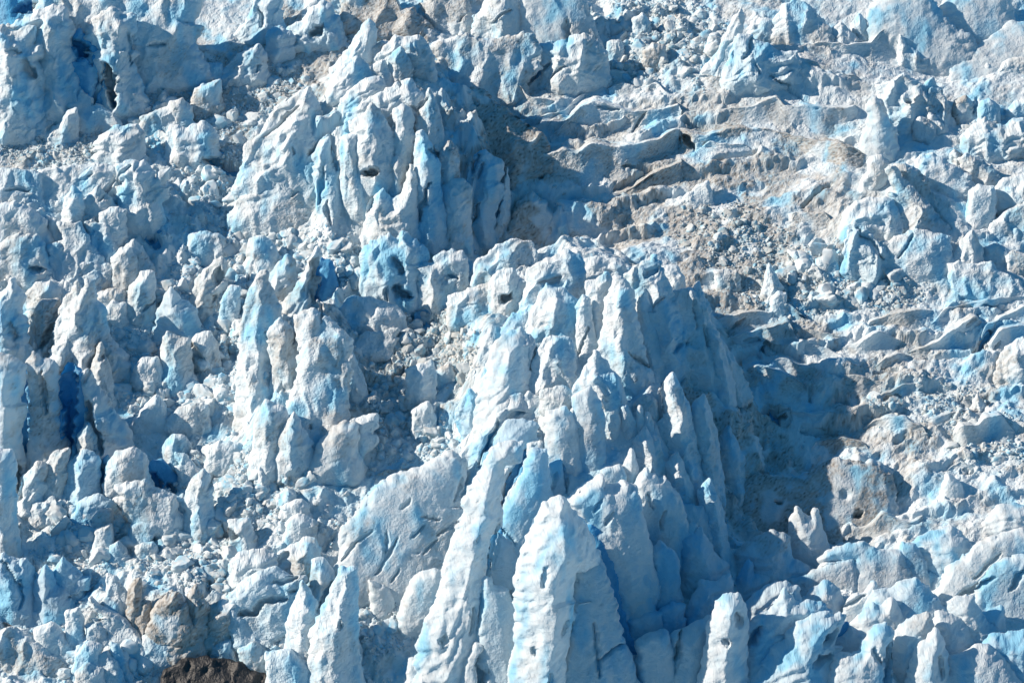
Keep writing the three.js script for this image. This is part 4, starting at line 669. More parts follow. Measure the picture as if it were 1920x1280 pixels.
P(3, 'ice_wall', 'broad sunlit stained white face left of the gritty hollow', [1620, 1000, 1660, 830, 1680, 660, 1650, 480, 1750, 450, 1830, 500, 1905, 560, 1960, 620, 1900, 900, 1800, 1005, 1740, 1105, 1680, 1085], { dirt: .5, tilt: 28 });
P(3, 'serac', 'pale wedge below the tall sunlit spur', [1430, 1080, 1480, 960, 1580, 1000, 1600, 1070, 1560, 1180, 1540, 1310, 1420, 1310], { rough: .7 });
P(3, 'ice_pinnacle', 'white ribbed peak below the broad stained face', [1540, 1180, 1640, 1030, 1690, 1130, 1730, 1190, 1700, 1310, 1560, 1310]);
P(3, 'ice_block', 'large smooth tilted block under the broad stained face', [1750, 1310, 1790, 1180, 1905, 1080, 1990, 1090, 1990, 1310], { rough: .5 });
P(3, 'serac', 'knotted white lump at the right of the lower rubble chute', [900, 1240, 960, 1150, 1020, 1160, 1060, 1220, 1050, 1310, 920, 1310]);
P(3, 'ice_block', 'wide low boulder right of the knotted white lump', [1160, 1230, 1230, 1190, 1330, 1200, 1380, 1270, 1300, 1310, 1180, 1305]);
// middle
P(4, 'serac', 'hooded peak with a shadowed blue mouth left of the central crest', [110, 130, 180, 70, 265, 35, 320, 70, 350, 20, 400, 60, 480, 130, 470, 190, 430, 200, 440, 290, 420, 385, 370, 355, 330, 405, 270, 335, 170, 295, 120, 225], { pits: .4 });
P(4, 'serac', 'square-topped serac between the hooded peak and the central crest', [435, 210, 520, 190, 530, 150, 620, 125, 680, 140, 700, 200, 700, 260, 620, 285, 610, 355, 570, 405, 480, 445, 450, 345]);
P(4, 'serac', 'rough knobbly dome on the left end of the central crest', [750, 190, 830, 140, 880, 90, 960, 65, 1060, 80, 1080, 140, 1060, 210, 1000, 245, 900, 245, 830, 285, 760, 245], { dirt: .35, rough: 1.3 });
P(4, 'serac', 'high snow-roofed serac on the central crest with blue eaves', [1040, 240, 1100, 190, 1180, 160, 1270, 120, 1330, 160, 1350, 240, 1320, 365, 1240, 335, 1150, 315, 1100, 395, 1040, 355]);
P(4, 'serac', 'pair of rounded humps right of the snow-roofed serac', [1350, 180, 1420, 160, 1480, 180, 1530, 170, 1580, 200, 1570, 265, 1500, 265, 1440, 285, 1370, 255], { dirt: .1 });
P(4, 'serac', 'smooth pock-marked white face under the snow-roofed serac', [1060, 470, 1100, 390, 1150, 320, 1240, 340, 1320, 400, 1310, 520, 1310, 630, 1240, 630, 1180, 570, 1110, 540, 1060, 530], { rough: .7, pits: .4, tilt: 24 });
P(4, 'ice_pinnacle', 'slender pillar right of the pock-marked face', [1320, 430, 1350, 375, 1380, 400, 1385, 500, 1420, 650, 1340, 730, 1330, 560], { tilt: 22 });
P(4, 'ice_fin', 'forked rib of the central massif right of the slender pillar', [1370, 300, 1430, 290, 1480, 250, 1500, 290, 1470, 370, 1480, 470, 1460, 560, 1440, 670, 1400, 570, 1380, 420], { tilt: 24 });
P(4, 'ice_fin', 'great stepped rib with fine level bands on the central massif', [1480, 400, 1530, 270, 1580, 280, 1620, 350, 1640, 500, 1690, 700, 1720, 860, 1600, 870, 1500, 770, 1440, 690, 1470, 540], { tilt: 26, T: .8 });
P(4, 'ice_fin', 'rightmost peaked rib of the central crest', [1590, 250, 1680, 200, 1750, 155, 1780, 220, 1830, 330, 1870, 430, 1905, 560, 1915, 810, 1840, 840, 1780, 710, 1740, 560, 1700, 430, 1620, 350], { tilt: 26, T: .8 });
P(4, 'ice_fin', 'shaded narrow rib between the stepped rib and the rightmost peak', [1620, 370, 1690, 320, 1720, 420, 1740, 520, 1790, 740, 1720, 810, 1680, 640, 1640, 500], { tilt: 28 });
P(4, 'ice_fin', 'small stub rib at the right end of the central crest', [1790, 220, 1830, 210, 1870, 215, 1910, 270, 1910, 490, 1870, 410], { tilt: 26 });
P(4, 'serac', 'cavernous lump with a round blue hole near the central crest', [830, 300, 880, 240, 960, 230, 990, 290, 1030, 290, 1040, 350, 1000, 425, 930, 475, 870, 465, 840, 385], { pits: .7 });
P(4, 'serac', 'pitted saddle left of the cavernous lump', [600, 380, 720, 340, 830, 310, 840, 400, 880, 485, 800, 505, 700, 485, 620, 475], { pits: .5, dirt: .4, tilt: 28 });
P(4, 'serac', 'sponge-like lump with paired cyan holes', [0, 440, 60, 380, 150, 390, 300, 430, 350, 490, 330, 565, 200, 575, 60, 565, 0, 565], { pits: .6, tilt: 24 });
P(4, 'ice_slab', 'stack of thin crooked plates beside the gritty hollow', [70, 700, 120, 680, 260, 660, 310, 560, 200, 590, 130, 580, 80, 650], { dirt: .3, tilt: 34 });
P(4, 'serac', 'stained white pillar at the left rim of the gritty hollow', [0, 680, 60, 700, 80, 760, 120, 840, 130, 945, 60, 905, 0, 855], { dirt: .5 });
P(4, 'serac', 'great sunlit smooth flank left of the central massif', [840, 680, 900, 600, 1000, 560, 1060, 640, 1040, 720, 1050, 855, 1000, 960, 850, 1010, 790, 1070, 770, 930, 820, 800], { rough: .55, tilt: 24, T: .9 });
P(4, 'ice_fin', 'jagged crest above the great sunlit flank', [900, 580, 960, 480, 1030, 470, 1060, 530, 1010, 565, 1000, 645, 940, 605], { tilt: 24 });
P(4, 'ice_fin', 'dark edged splinter beside the great sunlit flank', [1000, 630, 1050, 600, 1100, 680, 1070, 785, 1060, 855, 1040, 765]);
P(4, 'serac', 'hollowed drapery of ice below the pock-marked face', [1080, 730, 1140, 620, 1200, 600, 1280, 620, 1300, 740, 1270, 870, 1160, 880, 1070, 860], { pits: .5, flute: 1.8, tilt: 24 });
P(4, 'serac', 'sharp white pyramid standing in front of the stepped rib', [1300, 900, 1340, 830, 1420, 690, 1480, 760, 1550, 830, 1580, 955, 1530, 1090, 1460, 1010, 1440, 925, 1390, 895, 1310, 945], { dirt: .04, T: 1.1 });
P(4, 'serac', 'smooth bulging pillar below the sharp white pyramid', [1300, 940, 1390, 890, 1440, 970, 1460, 1080, 1450, 1235, 1370, 1300, 1330, 1195, 1310, 1060], { form: 'dome', rough: .6 });
P(4, 'ice_block', 'white block on top of the lower central tower', [1120, 910, 1240, 880, 1290, 920, 1300, 1045, 1200, 1015, 1120, 945], { form: 'fin' });
P(4, 'serac', 'sweeping arc ridge curving down left from the lower central tower', [710, 1230, 800, 1100, 940, 940, 1000, 920, 1020, 960, 1050, 920, 1120, 950, 1110, 1010, 1040, 1055, 930, 1045, 880, 1095, 840, 1215, 800, 1290, 700, 1280], { dirt: .05, tilt: 22 });
P(4, 'serac', 'smooth rounded pillar under the white block', [1150, 1020, 1250, 1000, 1310, 1080, 1340, 1200, 1330, 1310, 1180, 1265, 1150, 1155], { form: 'dome', rough: .6 });
P(4, 'serac', 'scooped blue serac inside the sweeping arc ridge', [840, 1310, 880, 1130, 920, 1080, 1010, 1070, 1085, 1090, 1075, 1185, 1050, 1310], { rough: .6, near: -1 });
P(4, 'ice_block', 'small square stub inside the sweeping arc ridge', [1050, 1200, 1110, 1190, 1130, 1310, 1060, 1310], { near: 1 });
P(4, 'ice_pinnacle', 'leftmost of three needle fins right of the bulging pillar', [1575, 1000, 1590, 990, 1630, 1090, 1650, 1160, 1590, 1150]);
P(4, 'ice_pinnacle', 'tallest of three needle fins right of the bulging pillar', [1635, 1140, 1665, 990, 1685, 1090, 1675, 1140]);
P(4, 'ice_pinnacle', 'rightmost of three needle fins right of the bulging pillar', [1690, 1120, 1710, 1030, 1735, 1110, 1715, 1150]);
P(4, 'ice_block', 'rounded shaded lump behind the three needle fins', [1640, 980, 1700, 930, 1760, 960, 1750, 1025, 1660, 1035]);
P(4, 'ice_pinnacle', 'small white cone right of the needle fins', [1750, 1110, 1830, 1040, 1910, 1100, 1890, 1170, 1790, 1170]);
P(4, 'ice_fin', 'notched fin below the small white cone', [1590, 1270, 1640, 1210, 1660, 1250, 1770, 1190, 1790, 1310, 1600, 1310]);
P(4, 'serac', 'rough upright lump in the gritty hollow', [370, 790, 440, 760, 500, 740, 520, 830, 490, 905, 430, 965, 380, 905], { dirt: .5 });
P(4, 'ice_block', 'greenish pale lump under the gritty hollow', [400, 1020, 480, 970, 520, 1050, 500, 1115, 420, 1115]);
P(4, 'ice_block', 'gritty flat chunk at the right of the gritty hollow', [520, 800, 600, 760, 640, 830, 570, 875], { dirt: .8 });
P(4, 'ice_fin', 'blue cleft wedge left of the great sunlit flank', [650, 1000, 720, 900, 770, 960, 770, 1085, 720, 1125, 680, 1055]);
P(4, 'ice_slab', 'pale ledge at the left below the gritty hollow', [0, 1110, 100, 1060, 190, 1040, 200, 1095, 80, 1205, 70, 1310, 0, 1310]);
// right middle
P(5, 'ice_wall', 'shaded right flank of the central massif dropping into the basin', [-60, 340, 30, 330, 100, 360, 135, 430, 145, 520, 200, 620, 280, 720, 310, 795, 200, 860, 160, 910, 100, 830, 50, 910, 0, 820, -60, 720], { tilt: 28, dirt: .2, flute: 1.8, T: .6, yaw: 25 });
P(5, 'ice_wall', 'dirty dark foot of the right flank above the basin', [0, 830, 60, 905, 150, 910, 200, 960, 380, 1030, 370, 1200, 300, 1310, -60, 1310, -60, 900], { dirt: .7, tilt: 34, flute: 1.6, yaw: 20 });
P(5, 'ice_block', 'white chunk with a blue nick above the wavy ridges', [490, 390, 530, 350, 575, 355, 580, 400, 530, 465, 495, 435], { dirt: .1 });
P(5, 'ice_pinnacle', 'pale jagged point left of the white nicked chunk', [440, 380, 480, 190, 540, 290, 560, 330, 510, 360, 470, 410], { tilt: 24, dirt: .2 });
P(5, 'ice_block', 'dusty lump below the gritty ridge of the basin rim', [180, 230, 300, 230, 320, 280, 250, 340, 200, 330], { dirt: .6 });
P(5, 'ice_block', 'white pillow block in the right rubble field', [750, 170, 790, 155, 860, 175, 870, 225, 800, 240, 750, 205], { dirt: .15 });
P(5, 'serac', 'fan-shaped cyan and white crystal mound in the right rubble field', [900, 110, 930, 0, 1040, 10, 1100, 80, 1170, 160, 1100, 205, 1080, 270, 960, 190, 900, 155], { dirt: .05, flute: 2 });
P(5, 'ice_dome', 'smooth bluish bulge with thin cracks right of the crystal mound', [1060, 80, 1160, 60, 1300, 0, 1500, 40, 1490, 120, 1420, 210, 1330, 230, 1200, 170], { T: .6, dirt: .15 });
P(5, 'ice_slab', 'frosted ledge below the smooth bluish bulge', [1480, 200, 1540, 180, 1640, 200, 1720, 180, 1760, 230, 1880, 290, 1905, 350, 1700, 345, 1560, 310, 1500, 255], { dirt: .15, tilt: 34 });
P(5, 'ice_pinnacle', 'leaning dusty prism above the frosted ledge', [1510, 170, 1560, 60, 1620, 10, 1650, 60, 1680, 130, 1600, 195], { dirt: .3 });
P(5, 'ice_block', 'round snowy block above the right end of the frosted ledge', [1690, 100, 1750, 70, 1830, 130, 1780, 175, 1690, 165], { dirt: .2 });
P(5, 'ice_block', 'dark sided block at the right edge above the wavy ridges', [1800, 150, 1850, 120, 1920, 140, 1960, 225, 1820, 230], { dirt: .5 });
const ridge = { tilt: 32, dirt: .5, rough: .45 };
P(5, 'ice_ridge', 'wavy ridge with a blue pocket at the left of the right-hand ridges', [160, 520, 270, 480, 380, 460, 500, 460, 600, 415, 640, 450, 700, 500, 760, 530, 640, 540, 520, 520, 340, 600, 260, 600], ridge);
P(5, 'ice_ridge', 'long crescent ridge with blue pockets beneath its lip', [260, 600, 400, 570, 520, 540, 600, 510, 640, 620, 760, 650, 880, 700, 1020, 750, 950, 800, 800, 770, 660, 720, 470, 715, 450, 650, 330, 660], { ...ridge });
P(5, 'ice_ridge', 'shaded scoop behind the long crescent ridge', [630, 540, 700, 560, 850, 590, 990, 620, 880, 670, 720, 640, 660, 610], { ...ridge });
P(5, 'ice_ridge', 'triangular white-backed ridge in the middle of the wavy ridges', [880, 670, 990, 630, 1100, 560, 1180, 600, 1240, 630, 1200, 690, 1100, 755, 1030, 775, 960, 705], { ...ridge, tilt: 30 });
P(5, 'ice_ridge', 'flat-topped pale ridge below the right rubble field', [1030, 520, 1150, 480, 1290, 450, 1440, 450, 1450, 480, 1350, 570, 1280, 600, 1240, 630, 1140, 580, 1020, 610], ridge);
P(5, 'ice_ridge', 'steep diagonal ridge with a blue face on the right', [1250, 690, 1400, 640, 1500, 570, 1600, 500, 1640, 480, 1680, 520, 1660, 640, 1630, 700, 1450, 745, 1350, 735], { ...ridge, tilt: 30 });
P(5, 'ice_ridge', 'uppermost diagonal ridge reaching the right edge', [1370, 550, 1480, 430, 1600, 420, 1700, 390, 1905, 370, 1980, 370, 1980, 430, 1820, 470, 1700, 530, 1620, 460, 1520, 500, 1430, 570], { ...ridge });
P(5, 'ice_ridge', 'second diagonal ridge at the right edge with a dark slot', [1690, 540, 1800, 480, 1905, 430, 1980, 430, 1980, 570, 1800, 570, 1740, 650, 1680, 710, 1660, 630], { ...ridge });
P(5, 'ice_ridge', 'lowest diagonal ridge at the right edge with deep hollows', [1700, 660, 1780, 560, 1860, 540, 1980, 540, 1980, 660, 1850, 700, 1800, 750, 1720, 760], { ...ridge, pits: .6 });
P(5, 'ice_ridge', 'long smooth white-backed ridge sweeping right from the massif foot', [400, 750, 480, 730, 580, 720, 660, 760, 800, 790, 1000, 820, 1140, 860, 1120, 920, 1000, 920, 1030, 1010, 940, 980, 850, 950, 780, 860, 640, 870, 480, 830], { ...ridge, rough: .5 });
P(5, 'ice_wall', 'blue pocked face under the long white-backed ridge', [330, 780, 420, 760, 560, 800, 680, 860, 720, 960, 600, 980, 480, 970, 400, 910], { tilt: 30, ridge: true });
P(5, 'ice_ridge', 'small upturned ridge below the steep diagonal ridge', [1070, 770, 1130, 720, 1200, 690, 1280, 710, 1230, 760, 1190, 800, 1110, 840], { ...ridge });
P(5, 'ice_ridge', 'gritty ridge with a blue scoop right of the white-backed ridge', [1060, 940, 1180, 900, 1250, 860, 1320, 860, 1330, 930, 1200, 985, 1120, 1025, 1050, 1010], { ...ridge });
P(5, 'ice_ridge', 'low ledge over a shaded blue cavern', [700, 1030, 850, 1020, 1000, 1040, 1080, 1040, 1060, 1105, 900, 1125, 780, 1165, 620, 1115, 540, 1120, 520, 1050, 600, 1010], { ...ridge });
P(5, 'ice_ridge', 'small white fold above the low ledge', [820, 1010, 880, 980, 980, 1010, 1060, 1045, 900, 1040], { ...ridge });
P(5, 'ice_ridge', 'creamy lump with a melted foot right of the low ledge', [1000, 1120, 1080, 1060, 1190, 1040, 1250, 1060, 1350, 1100, 1380, 1190, 1200, 1225, 1060, 1165], { ...ridge, tilt: 26 });
P(5, 'ice_ridge', 'thin dirty crest running right from the creamy lump', [1350, 1060, 1500, 1020, 1640, 1010, 1760, 990, 1700, 1030, 1560, 1095, 1400, 1155, 1340, 1105], ridge);
P(5, 'ice_ridge', 'bright folded mass at the right below the thin dirty crest', [1500, 1160, 1560, 1090, 1650, 1100, 1690, 1050, 1790, 1030, 1820, 1090, 1870, 1140, 1780, 1245, 1640, 1245, 1560, 1310], { ...ridge, tilt: 24, dirt: .3 });
P(5, 'ice_pinnacle', 'small white tooth at the right above the thin dirty crest', [1615, 1000, 1645, 920, 1700, 995, 1650, 1015]);
P(5, 'ice_ridge', 'dirty fold at the bottom of the shaded basin', [730, 1190, 900, 1160, 1040, 1200, 1060, 1310, 700, 1310], { ...ridge, dirt: .9 });
P(5, 'serac', 'sunlit dusty block at the right edge below the deep hollows', [1750, 770, 1800, 660, 1870, 620, 1905, 600, 1980, 620, 1980, 810, 1820, 820], { dirt: .5, tilt: 26 });

// ribs on the right side of the central massif
[[1290, 560, 1310, 530, 1330, 600, 1345, 700, 1330, 740, 1300, 700], [1330, 620, 1350, 640, 1375, 720, 1380, 790, 1350, 800, 1335, 720], [1240, 730, 1260, 700, 1290, 760, 1310, 860, 1290, 900, 1255, 840], [1300, 760, 1320, 740, 1345, 820, 1350, 900, 1320, 910, 1300, 850],
  [1345, 830, 1365, 800, 1395, 860, 1400, 920, 1365, 930], [1250, 870, 1270, 850, 1300, 920, 1310, 1000, 1270, 1000], [1310, 920, 1330, 900, 1355, 960, 1365, 1040, 1330, 1050], [1190, 830, 1210, 800, 1235, 860, 1245, 920, 1205, 930], [1280, 1000, 1300, 980, 1330, 1040, 1335, 1110, 1290, 1110],
].forEach((pts, i) => P(9, 'ice_fin', ['topmost rib on the right side of the central massif', 'second rib down, outermost on the massif right side', 'inner rib right of the sharp white pyramid', 'middle rib on the massif right side beside the basin', 'outer low rib where the massif meets the shaded basin', 'rib below the small white cone', 'lower outer rib above the sunken blue step', 'short rib left of the small white cone', 'lowest rib beside the lower blue step'][i], pts, { tilt: 26, T: 1.1, yaw: 12 }));
// lower left
P(6, 'ice_fin', 'tall shaded blade on the left edge beside the lower dark slot', [-60, -20, 60, -20, 80, 60, 75, 200, 80, 300, 80, 460, 60, 545, -60, 545], { tilt: 8 });
P(6, 'ice_fin', 'rounded leaning blade inside the lower dark slot', [90, 300, 130, 150, 210, 50, 250, 60, 255, 110, 200, 200, 190, 265, 120, 315]);
P(6, 'ice_fin', 'flaky blade right of the rounded leaning blade', [255, 80, 300, 0, 380, -20, 350, 100, 320, 200, 320, 255, 250, 285, 250, 160]);
P(6, 'ice_fin', 'lowest shaded blade before the blue gap', [380, 70, 470, -20, 540, 20, 550, 70, 530, 195, 430, 265, 360, 255, 380, 150]);
P(6, 'ice_block', 'big round-edged block perched above the blue gap', [600, 60, 650, 0, 740, -30, 810, 20, 820, 90, 780, 135, 700, 175, 620, 155], { dirt: .3, near: 2 });
P(6, 'ice_block', 'biggest toppled block with a sunlit right end', [640, 190, 700, 170, 800, 160, 900, 215, 970, 240, 985, 310, 920, 375, 850, 345, 790, 295, 700, 245], { dirt: .35, near: 2, rough: .8 });
P(6, 'ice_block', 'small white block at the right end of the biggest toppled block', [990, 250, 1040, 270, 1050, 310, 990, 345]);
P(6, 'serac', 'crooked white tower right of the biggest toppled block', [1040, 250, 1060, 170, 1130, 95, 1160, 130, 1180, 200, 1150, 260, 1200, 330, 1180, 425, 1080, 435, 1050, 345]);
P(6, 'ice_slab', 'steep sunlit slab above the crooked white tower', [980, 0, 1040, 20, 1110, 100, 1060, 185, 1030, 105]);
P(6, 'ice_block', 'flat shaded boulder below the lowest shaded blade', [410, 340, 450, 270, 540, 230, 640, 280, 610, 325, 500, 365]);
P(6, 'ice_block', 'upright shaded boulder left of the biggest toppled block', [520, 370, 560, 315, 620, 325, 625, 400, 560, 435]);
P(6, 'ice_slab', 'thin shaded plate at the foot of the lower left blades', [180, 290, 340, 270, 300, 335, 200, 365], { tilt: 36 });
P(6, 'ice_block', 'tapering shaded chunk below the upright shaded boulder', [540, 430, 610, 400, 620, 470, 580, 545, 530, 525]);
P(6, 'serac', 'folded blue mass in the shadow at the lower left edge', [-60, 600, 20, 570, 110, 610, 130, 590, 180, 640, 200, 690, 190, 820, 130, 885, 60, 865, -60, 805], { dirt: .05, rough: .7 });
P(6, 'ice_fin', 'smooth blue petal right of the folded blue mass', [200, 720, 250, 630, 290, 680, 300, 740, 350, 760, 400, 830, 400, 870, 310, 915, 230, 885, 200, 800], { dirt: .05, rough: .6 });
P(6, 'ice_block', 'broad shaded chunk above the smooth blue petal', [300, 660, 350, 590, 400, 640, 450, 680, 440, 720, 360, 775, 300, 725]);
P(6, 'ice_block', 'boulder with a sunlit cap beside the smooth blue petal', [360, 770, 440, 690, 490, 700, 480, 760, 420, 805, 370, 805]);
P(6, 'ice_slab', 'wide shaded ledge under the smooth blue petal', [60, 960, 130, 880, 250, 900, 380, 890, 360, 965, 200, 985], { tilt: 34 });
P(6, 'ice_slab', 'long dirty plank of ice slanting across the lower left corner', [-60, 930, 60, 970, 140, 1030, 220, 1070, 330, 1170, 220, 1205, 120, 1135, 40, 1065, -60, 1045], { dirt: .55, tilt: 28 });
P(6, 'ice_block', 'five-sided boulder above the long dirty plank', [200, 980, 300, 950, 350, 1020, 400, 1080, 290, 1105, 190, 1055], { near: 1 });
P(6, 'ice_block', 'rounded boulder right of the five-sided boulder', [490, 960, 540, 940, 590, 970, 610, 1050, 530, 1065, 490, 1035]);
P(6, 'ice_block', 'brightest white boulder near the lower left corner', [430, 1130, 480, 1060, 550, 1070, 550, 1170, 500, 1195, 430, 1155], { dirt: .05, near: 1 });
P(6, 'ice_slab', 'leaning bluish slab right of the brightest white boulder', [550, 1130, 590, 1115, 650, 1180, 680, 1250, 620, 1300, 560, 1205]);
P(6, 'ice_block', 'cracked boulder on the bottom edge below the brightest boulder', [430, 1220, 480, 1175, 560, 1210, 580, 1310, 430, 1310]);
P(6, 'ice_slab', 'narrow splinter slab left of the rock outcrop', [620, 1060, 650, 1070, 700, 1180, 720, 1250, 690, 1265, 640, 1155]);
P(6, 'ice_block', 'craggy shaded chunk right of the five-sided boulder', [370, 890, 430, 870, 460, 930, 440, 980, 480, 1050, 430, 1075, 380, 985]);
P(6, 'ice_block', 'round hooded chunk left of the stained seracs', [560, 840, 600, 815, 660, 830, 690, 880, 670, 925, 590, 890], { dirt: .4 });
P(6, 'ice_slab', 'sloping white slab running down to the rock outcrop', [500, 810, 560, 850, 680, 930, 770, 1000, 780, 1085, 690, 1080, 610, 1005, 620, 925, 530, 855], { dirt: .25 });
P(6, 'ice_slab', 'sunlit shard above the sloping white slab', [600, 680, 640, 690, 700, 780, 710, 855, 660, 820, 600, 765]);
P(6, 'serac', 'brown-stained spiky serac, left of the stained group', [710, 830, 730, 740, 780, 700, 780, 790, 770, 870, 800, 820, 830, 830, 840, 920, 860, 950, 830, 1015, 760, 985, 730, 925], { dirt: 1, silt: .15 });
P(6, 'ice_block', 'brown-edged leaning block in the middle of the stained group', [850, 880, 900, 820, 980, 775, 1000, 800, 960, 870, 1030, 840, 1050, 900, 1060, 965, 960, 970, 870, 955], { dirt: 1, silt: .15, near: 1.5 });
P(6, 'serac', 'stained overhanging serac bulging above the rock outcrop', [1040, 850, 1060, 770, 1090, 740, 1130, 800, 1160, 860, 1130, 960, 1110, 1060, 1020, 1095, 990, 1125, 900, 1005, 830, 1015, 850, 950, 960, 960, 1060, 940], { dirt: .8, silt: .15 });
P(6, 'serac', 'brown-tipped shaded block right of the stained overhang', [1160, 870, 1240, 830, 1330, 830, 1320, 940, 1240, 1005, 1130, 1065, 1130, 965], { dirt: .7, silt: .15 });
P(6, 'ice_block', 'shaded round lump at the left rim of the rock outcrop', [800, 1020, 880, 1010, 960, 1060, 970, 1120, 900, 1145, 800, 1095]);
P(6, 'ice_slab', 'big slanting slab with cyan slots right of the stained group', [1270, 800, 1350, 730, 1440, 670, 1530, 645, 1640, 690, 1700, 700, 1640, 830, 1540, 885, 1350, 955, 1330, 875], { dirt: .3, tilt: 28 });
P(6, 'ice_ridge', 'pale ledge under the big slanting slab', [1340, 980, 1450, 910, 1600, 840, 1640, 870, 1600, 965, 1480, 990, 1350, 1025], { dirt: .2 });
P(6, 'serac', 'cyan-shaded hump above the big slanting slab', [1280, 620, 1340, 560, 1480, 540, 1540, 580, 1520, 640, 1430, 675, 1340, 725, 1290, 690], { dirt: .15 });
P(6, 'serac', 'dirt-tipped crag at the left end of the pale slotted wall', [1560, 560, 1640, 510, 1700, 480, 1760, 480, 1780, 540, 1750, 645, 1680, 670, 1620, 650], { dirt: .6 });
P(6, 'serac', 'top-heavy knob over a narrow blue neck', [1740, 740, 1750, 600, 1800, 585, 1850, 650, 1860, 700, 1830, 805, 1780, 845, 1740, 805, 1715, 765], { dirt: .45 });
P(6, 'serac', 'pale blue buttress below the top-heavy knob', [1600, 950, 1690, 720, 1740, 800, 1780, 870, 1750, 950, 1730, 1100, 1720, 1210, 1620, 1100]);
P(6, 'serac', 'large sunlit white slab face right of the top-heavy knob', [1740, 1000, 1830, 820, 1905, 640, 1990, 640, 1990, 1310, 1730, 1310, 1730, 1130], { dirt: .2, rough: .8, T: .7 });
P(6, 'ice_block', 'shadowed blue block at the bottom left of the pale buttress', [1490, 1120, 1620, 1100, 1730, 1200, 1720, 1310, 1600, 1265, 1500, 1210]);
P(6, 'ice_block', 'crumbly lump at the right rim of the rock outcrop', [1340, 1100, 1420, 1060, 1480, 1110, 1480, 1205, 1400, 1225], { dirt: .4 });
P(6, 'ice_block', 'small lump hanging over the top of the rock outcrop', [1180, 1080, 1280, 1040, 1300, 1110, 1220, 1155], { dirt: .4 });
P(6, 'serac', 'chipped white stump above the lower rubble', [1280, 380, 1380, 370, 1420, 470, 1410, 545, 1340, 510, 1290, 440]);
P(6, 'ice_block', 'pale green sided block below the biggest toppled block', [740, 390, 830, 360, 900, 380, 890, 475, 820, 485, 730, 455]);
P(6, 'ice_block', 'small pointed white block right of the green sided block', [930, 440, 990, 410, 1010, 460, 960, 490]);
P(6, 'ice_block', 'white cube-like block left of the low oblong block', [620, 520, 660, 500, 700, 540, 690, 590, 630, 590]);
P(6, 'ice_block', 'low oblong block below the green sided block', [760, 520, 850, 500, 870, 540, 800, 585], { dirt: .3 });
P(6, 'ice_block', 'large rounded white boulder above the cyan-shaded hump', [1600, 400, 1640, 350, 1700, 350, 1760, 390, 1720, 455, 1640, 480]);
P(6, 'ice_block', 'round boulder behind the large rounded white boulder', [1570, 300, 1680, 260, 1720, 300, 1640, 350]);
P(6, 'ice_pinnacle', 'small white tooth above the lower rubble', [1430, 150, 1450, 80, 1500, 140, 1480, 190]);
const P7 = (n, l, p, o = {}) => P(7, n, l, p, { form: 'plate', T: .75, ...o });
// lower middle
P(7, 'ice_wall', 'broad pale wall scored by slanting blue slots', [170, 200, 270, 140, 420, 90, 540, 20, 620, -10, 690, 50, 680, 150, 650, 250, 640, 340, 560, 450, 430, 630, 260, 740, 200, 670, 130, 610, 0, 620, 0, 420, 100, 330], { dirt: .25, rough: .4, pits: .3, tilt: 28 });
P(7, 'ice_dome', 'translucent cyan bulge at the top of the slotted wall', [420, 200, 470, 90, 560, 20, 650, 60, 680, 150, 640, 300, 520, 385, 430, 335, 400, 250], { near: 1.5 });
P(7, 'ice_ridge', 'gritty cornice over the left end of the slotted wall', [165, 130, 260, 90, 420, 90, 300, 135, 200, 195], { dirt: .6 });
P7('ice_block', 'bright loose block lodged beside the long foreground fin', [370, 770, 420, 690, 480, 660, 570, 655, 550, 760, 520, 885, 440, 935, 360, 915, 330, 865], { dirt: .2, rough: .3, near: 1, T: .8 });
P7('ice_fin', 'longest foreground fin, sunlit and leaning left', [440, 1080, 480, 950, 530, 820, 570, 680, 600, 560, 650, 400, 690, 320, 680, 270, 760, 120, 830, 0, 880, -60, 1000, -60, 1000, 40, 900, 60, 890, 130, 880, 260, 890, 390, 830, 450, 810, 560, 830, 690, 780, 800, 760, 950, 700, 1000, 640, 1130, 600, 1310, 500, 1310, 520, 1150], { dirt: .12, tilt: 16, T: .95, form: 'fin' });
P7('ice_fin', 'smooth pale blue blade behind the deepest foreground slot', [900, 380, 910, 290, 960, 220, 1020, 100, 1060, -20, 1130, -20, 1150, 80, 1165, 240, 1110, 300, 1090, 380, 1020, 500, 990, 610, 940, 530, 890, 420], { rough: .3, pits: .05 });
P7('ice_fin', 'ragged edged plate between the long fin and the front serac', [850, 470, 870, 450, 940, 500, 980, 600, 975, 700, 970, 860, 930, 790, 850, 710, 835, 600, 820, 560], { rough: .3 });
P7('ice_fin', 'lower ragged plate left of the front serac', [770, 850, 790, 700, 810, 690, 840, 740, 920, 760, 970, 880, 980, 1310, 820, 1310, 810, 1060, 760, 1000], { rough: .3 });
P7('serac', 'great rounded front serac at the bottom middle', [970, 1310, 980, 1000, 975, 700, 1020, 530, 1060, 430, 1110, 350, 1130, 290, 1200, 245, 1240, 250, 1260, 300, 1330, 360, 1380, 440, 1430, 560, 1440, 600, 1400, 640, 1330, 660, 1300, 820, 1270, 950, 1250, 1100, 1240, 1310], { T: 1.15, form: 'fin', near: 3, rough: .4, tilt: 10 });
P7('ice_fin', 'flat ragged plate leaning on the right of the front serac', [1310, 640, 1380, 620, 1445, 570, 1470, 680, 1530, 850, 1540, 950, 1560, 1000, 1570, 1050, 1430, 1140, 1410, 1210, 1400, 1310, 1240, 1310, 1260, 1000, 1300, 880, 1295, 820, 1310, 720], { T: .7, near: 3, rough: .4 });
P7('serac', 'twin-peaked serac behind the right of the front serac', [1250, 270, 1340, 190, 1450, 130, 1460, 180, 1510, 190, 1570, 160, 1640, 190, 1660, 280, 1690, 400, 1725, 560, 1720, 620, 1640, 665, 1560, 710, 1520, 790, 1480, 630, 1420, 520, 1350, 380], { T: 1.0, rough: .4 });
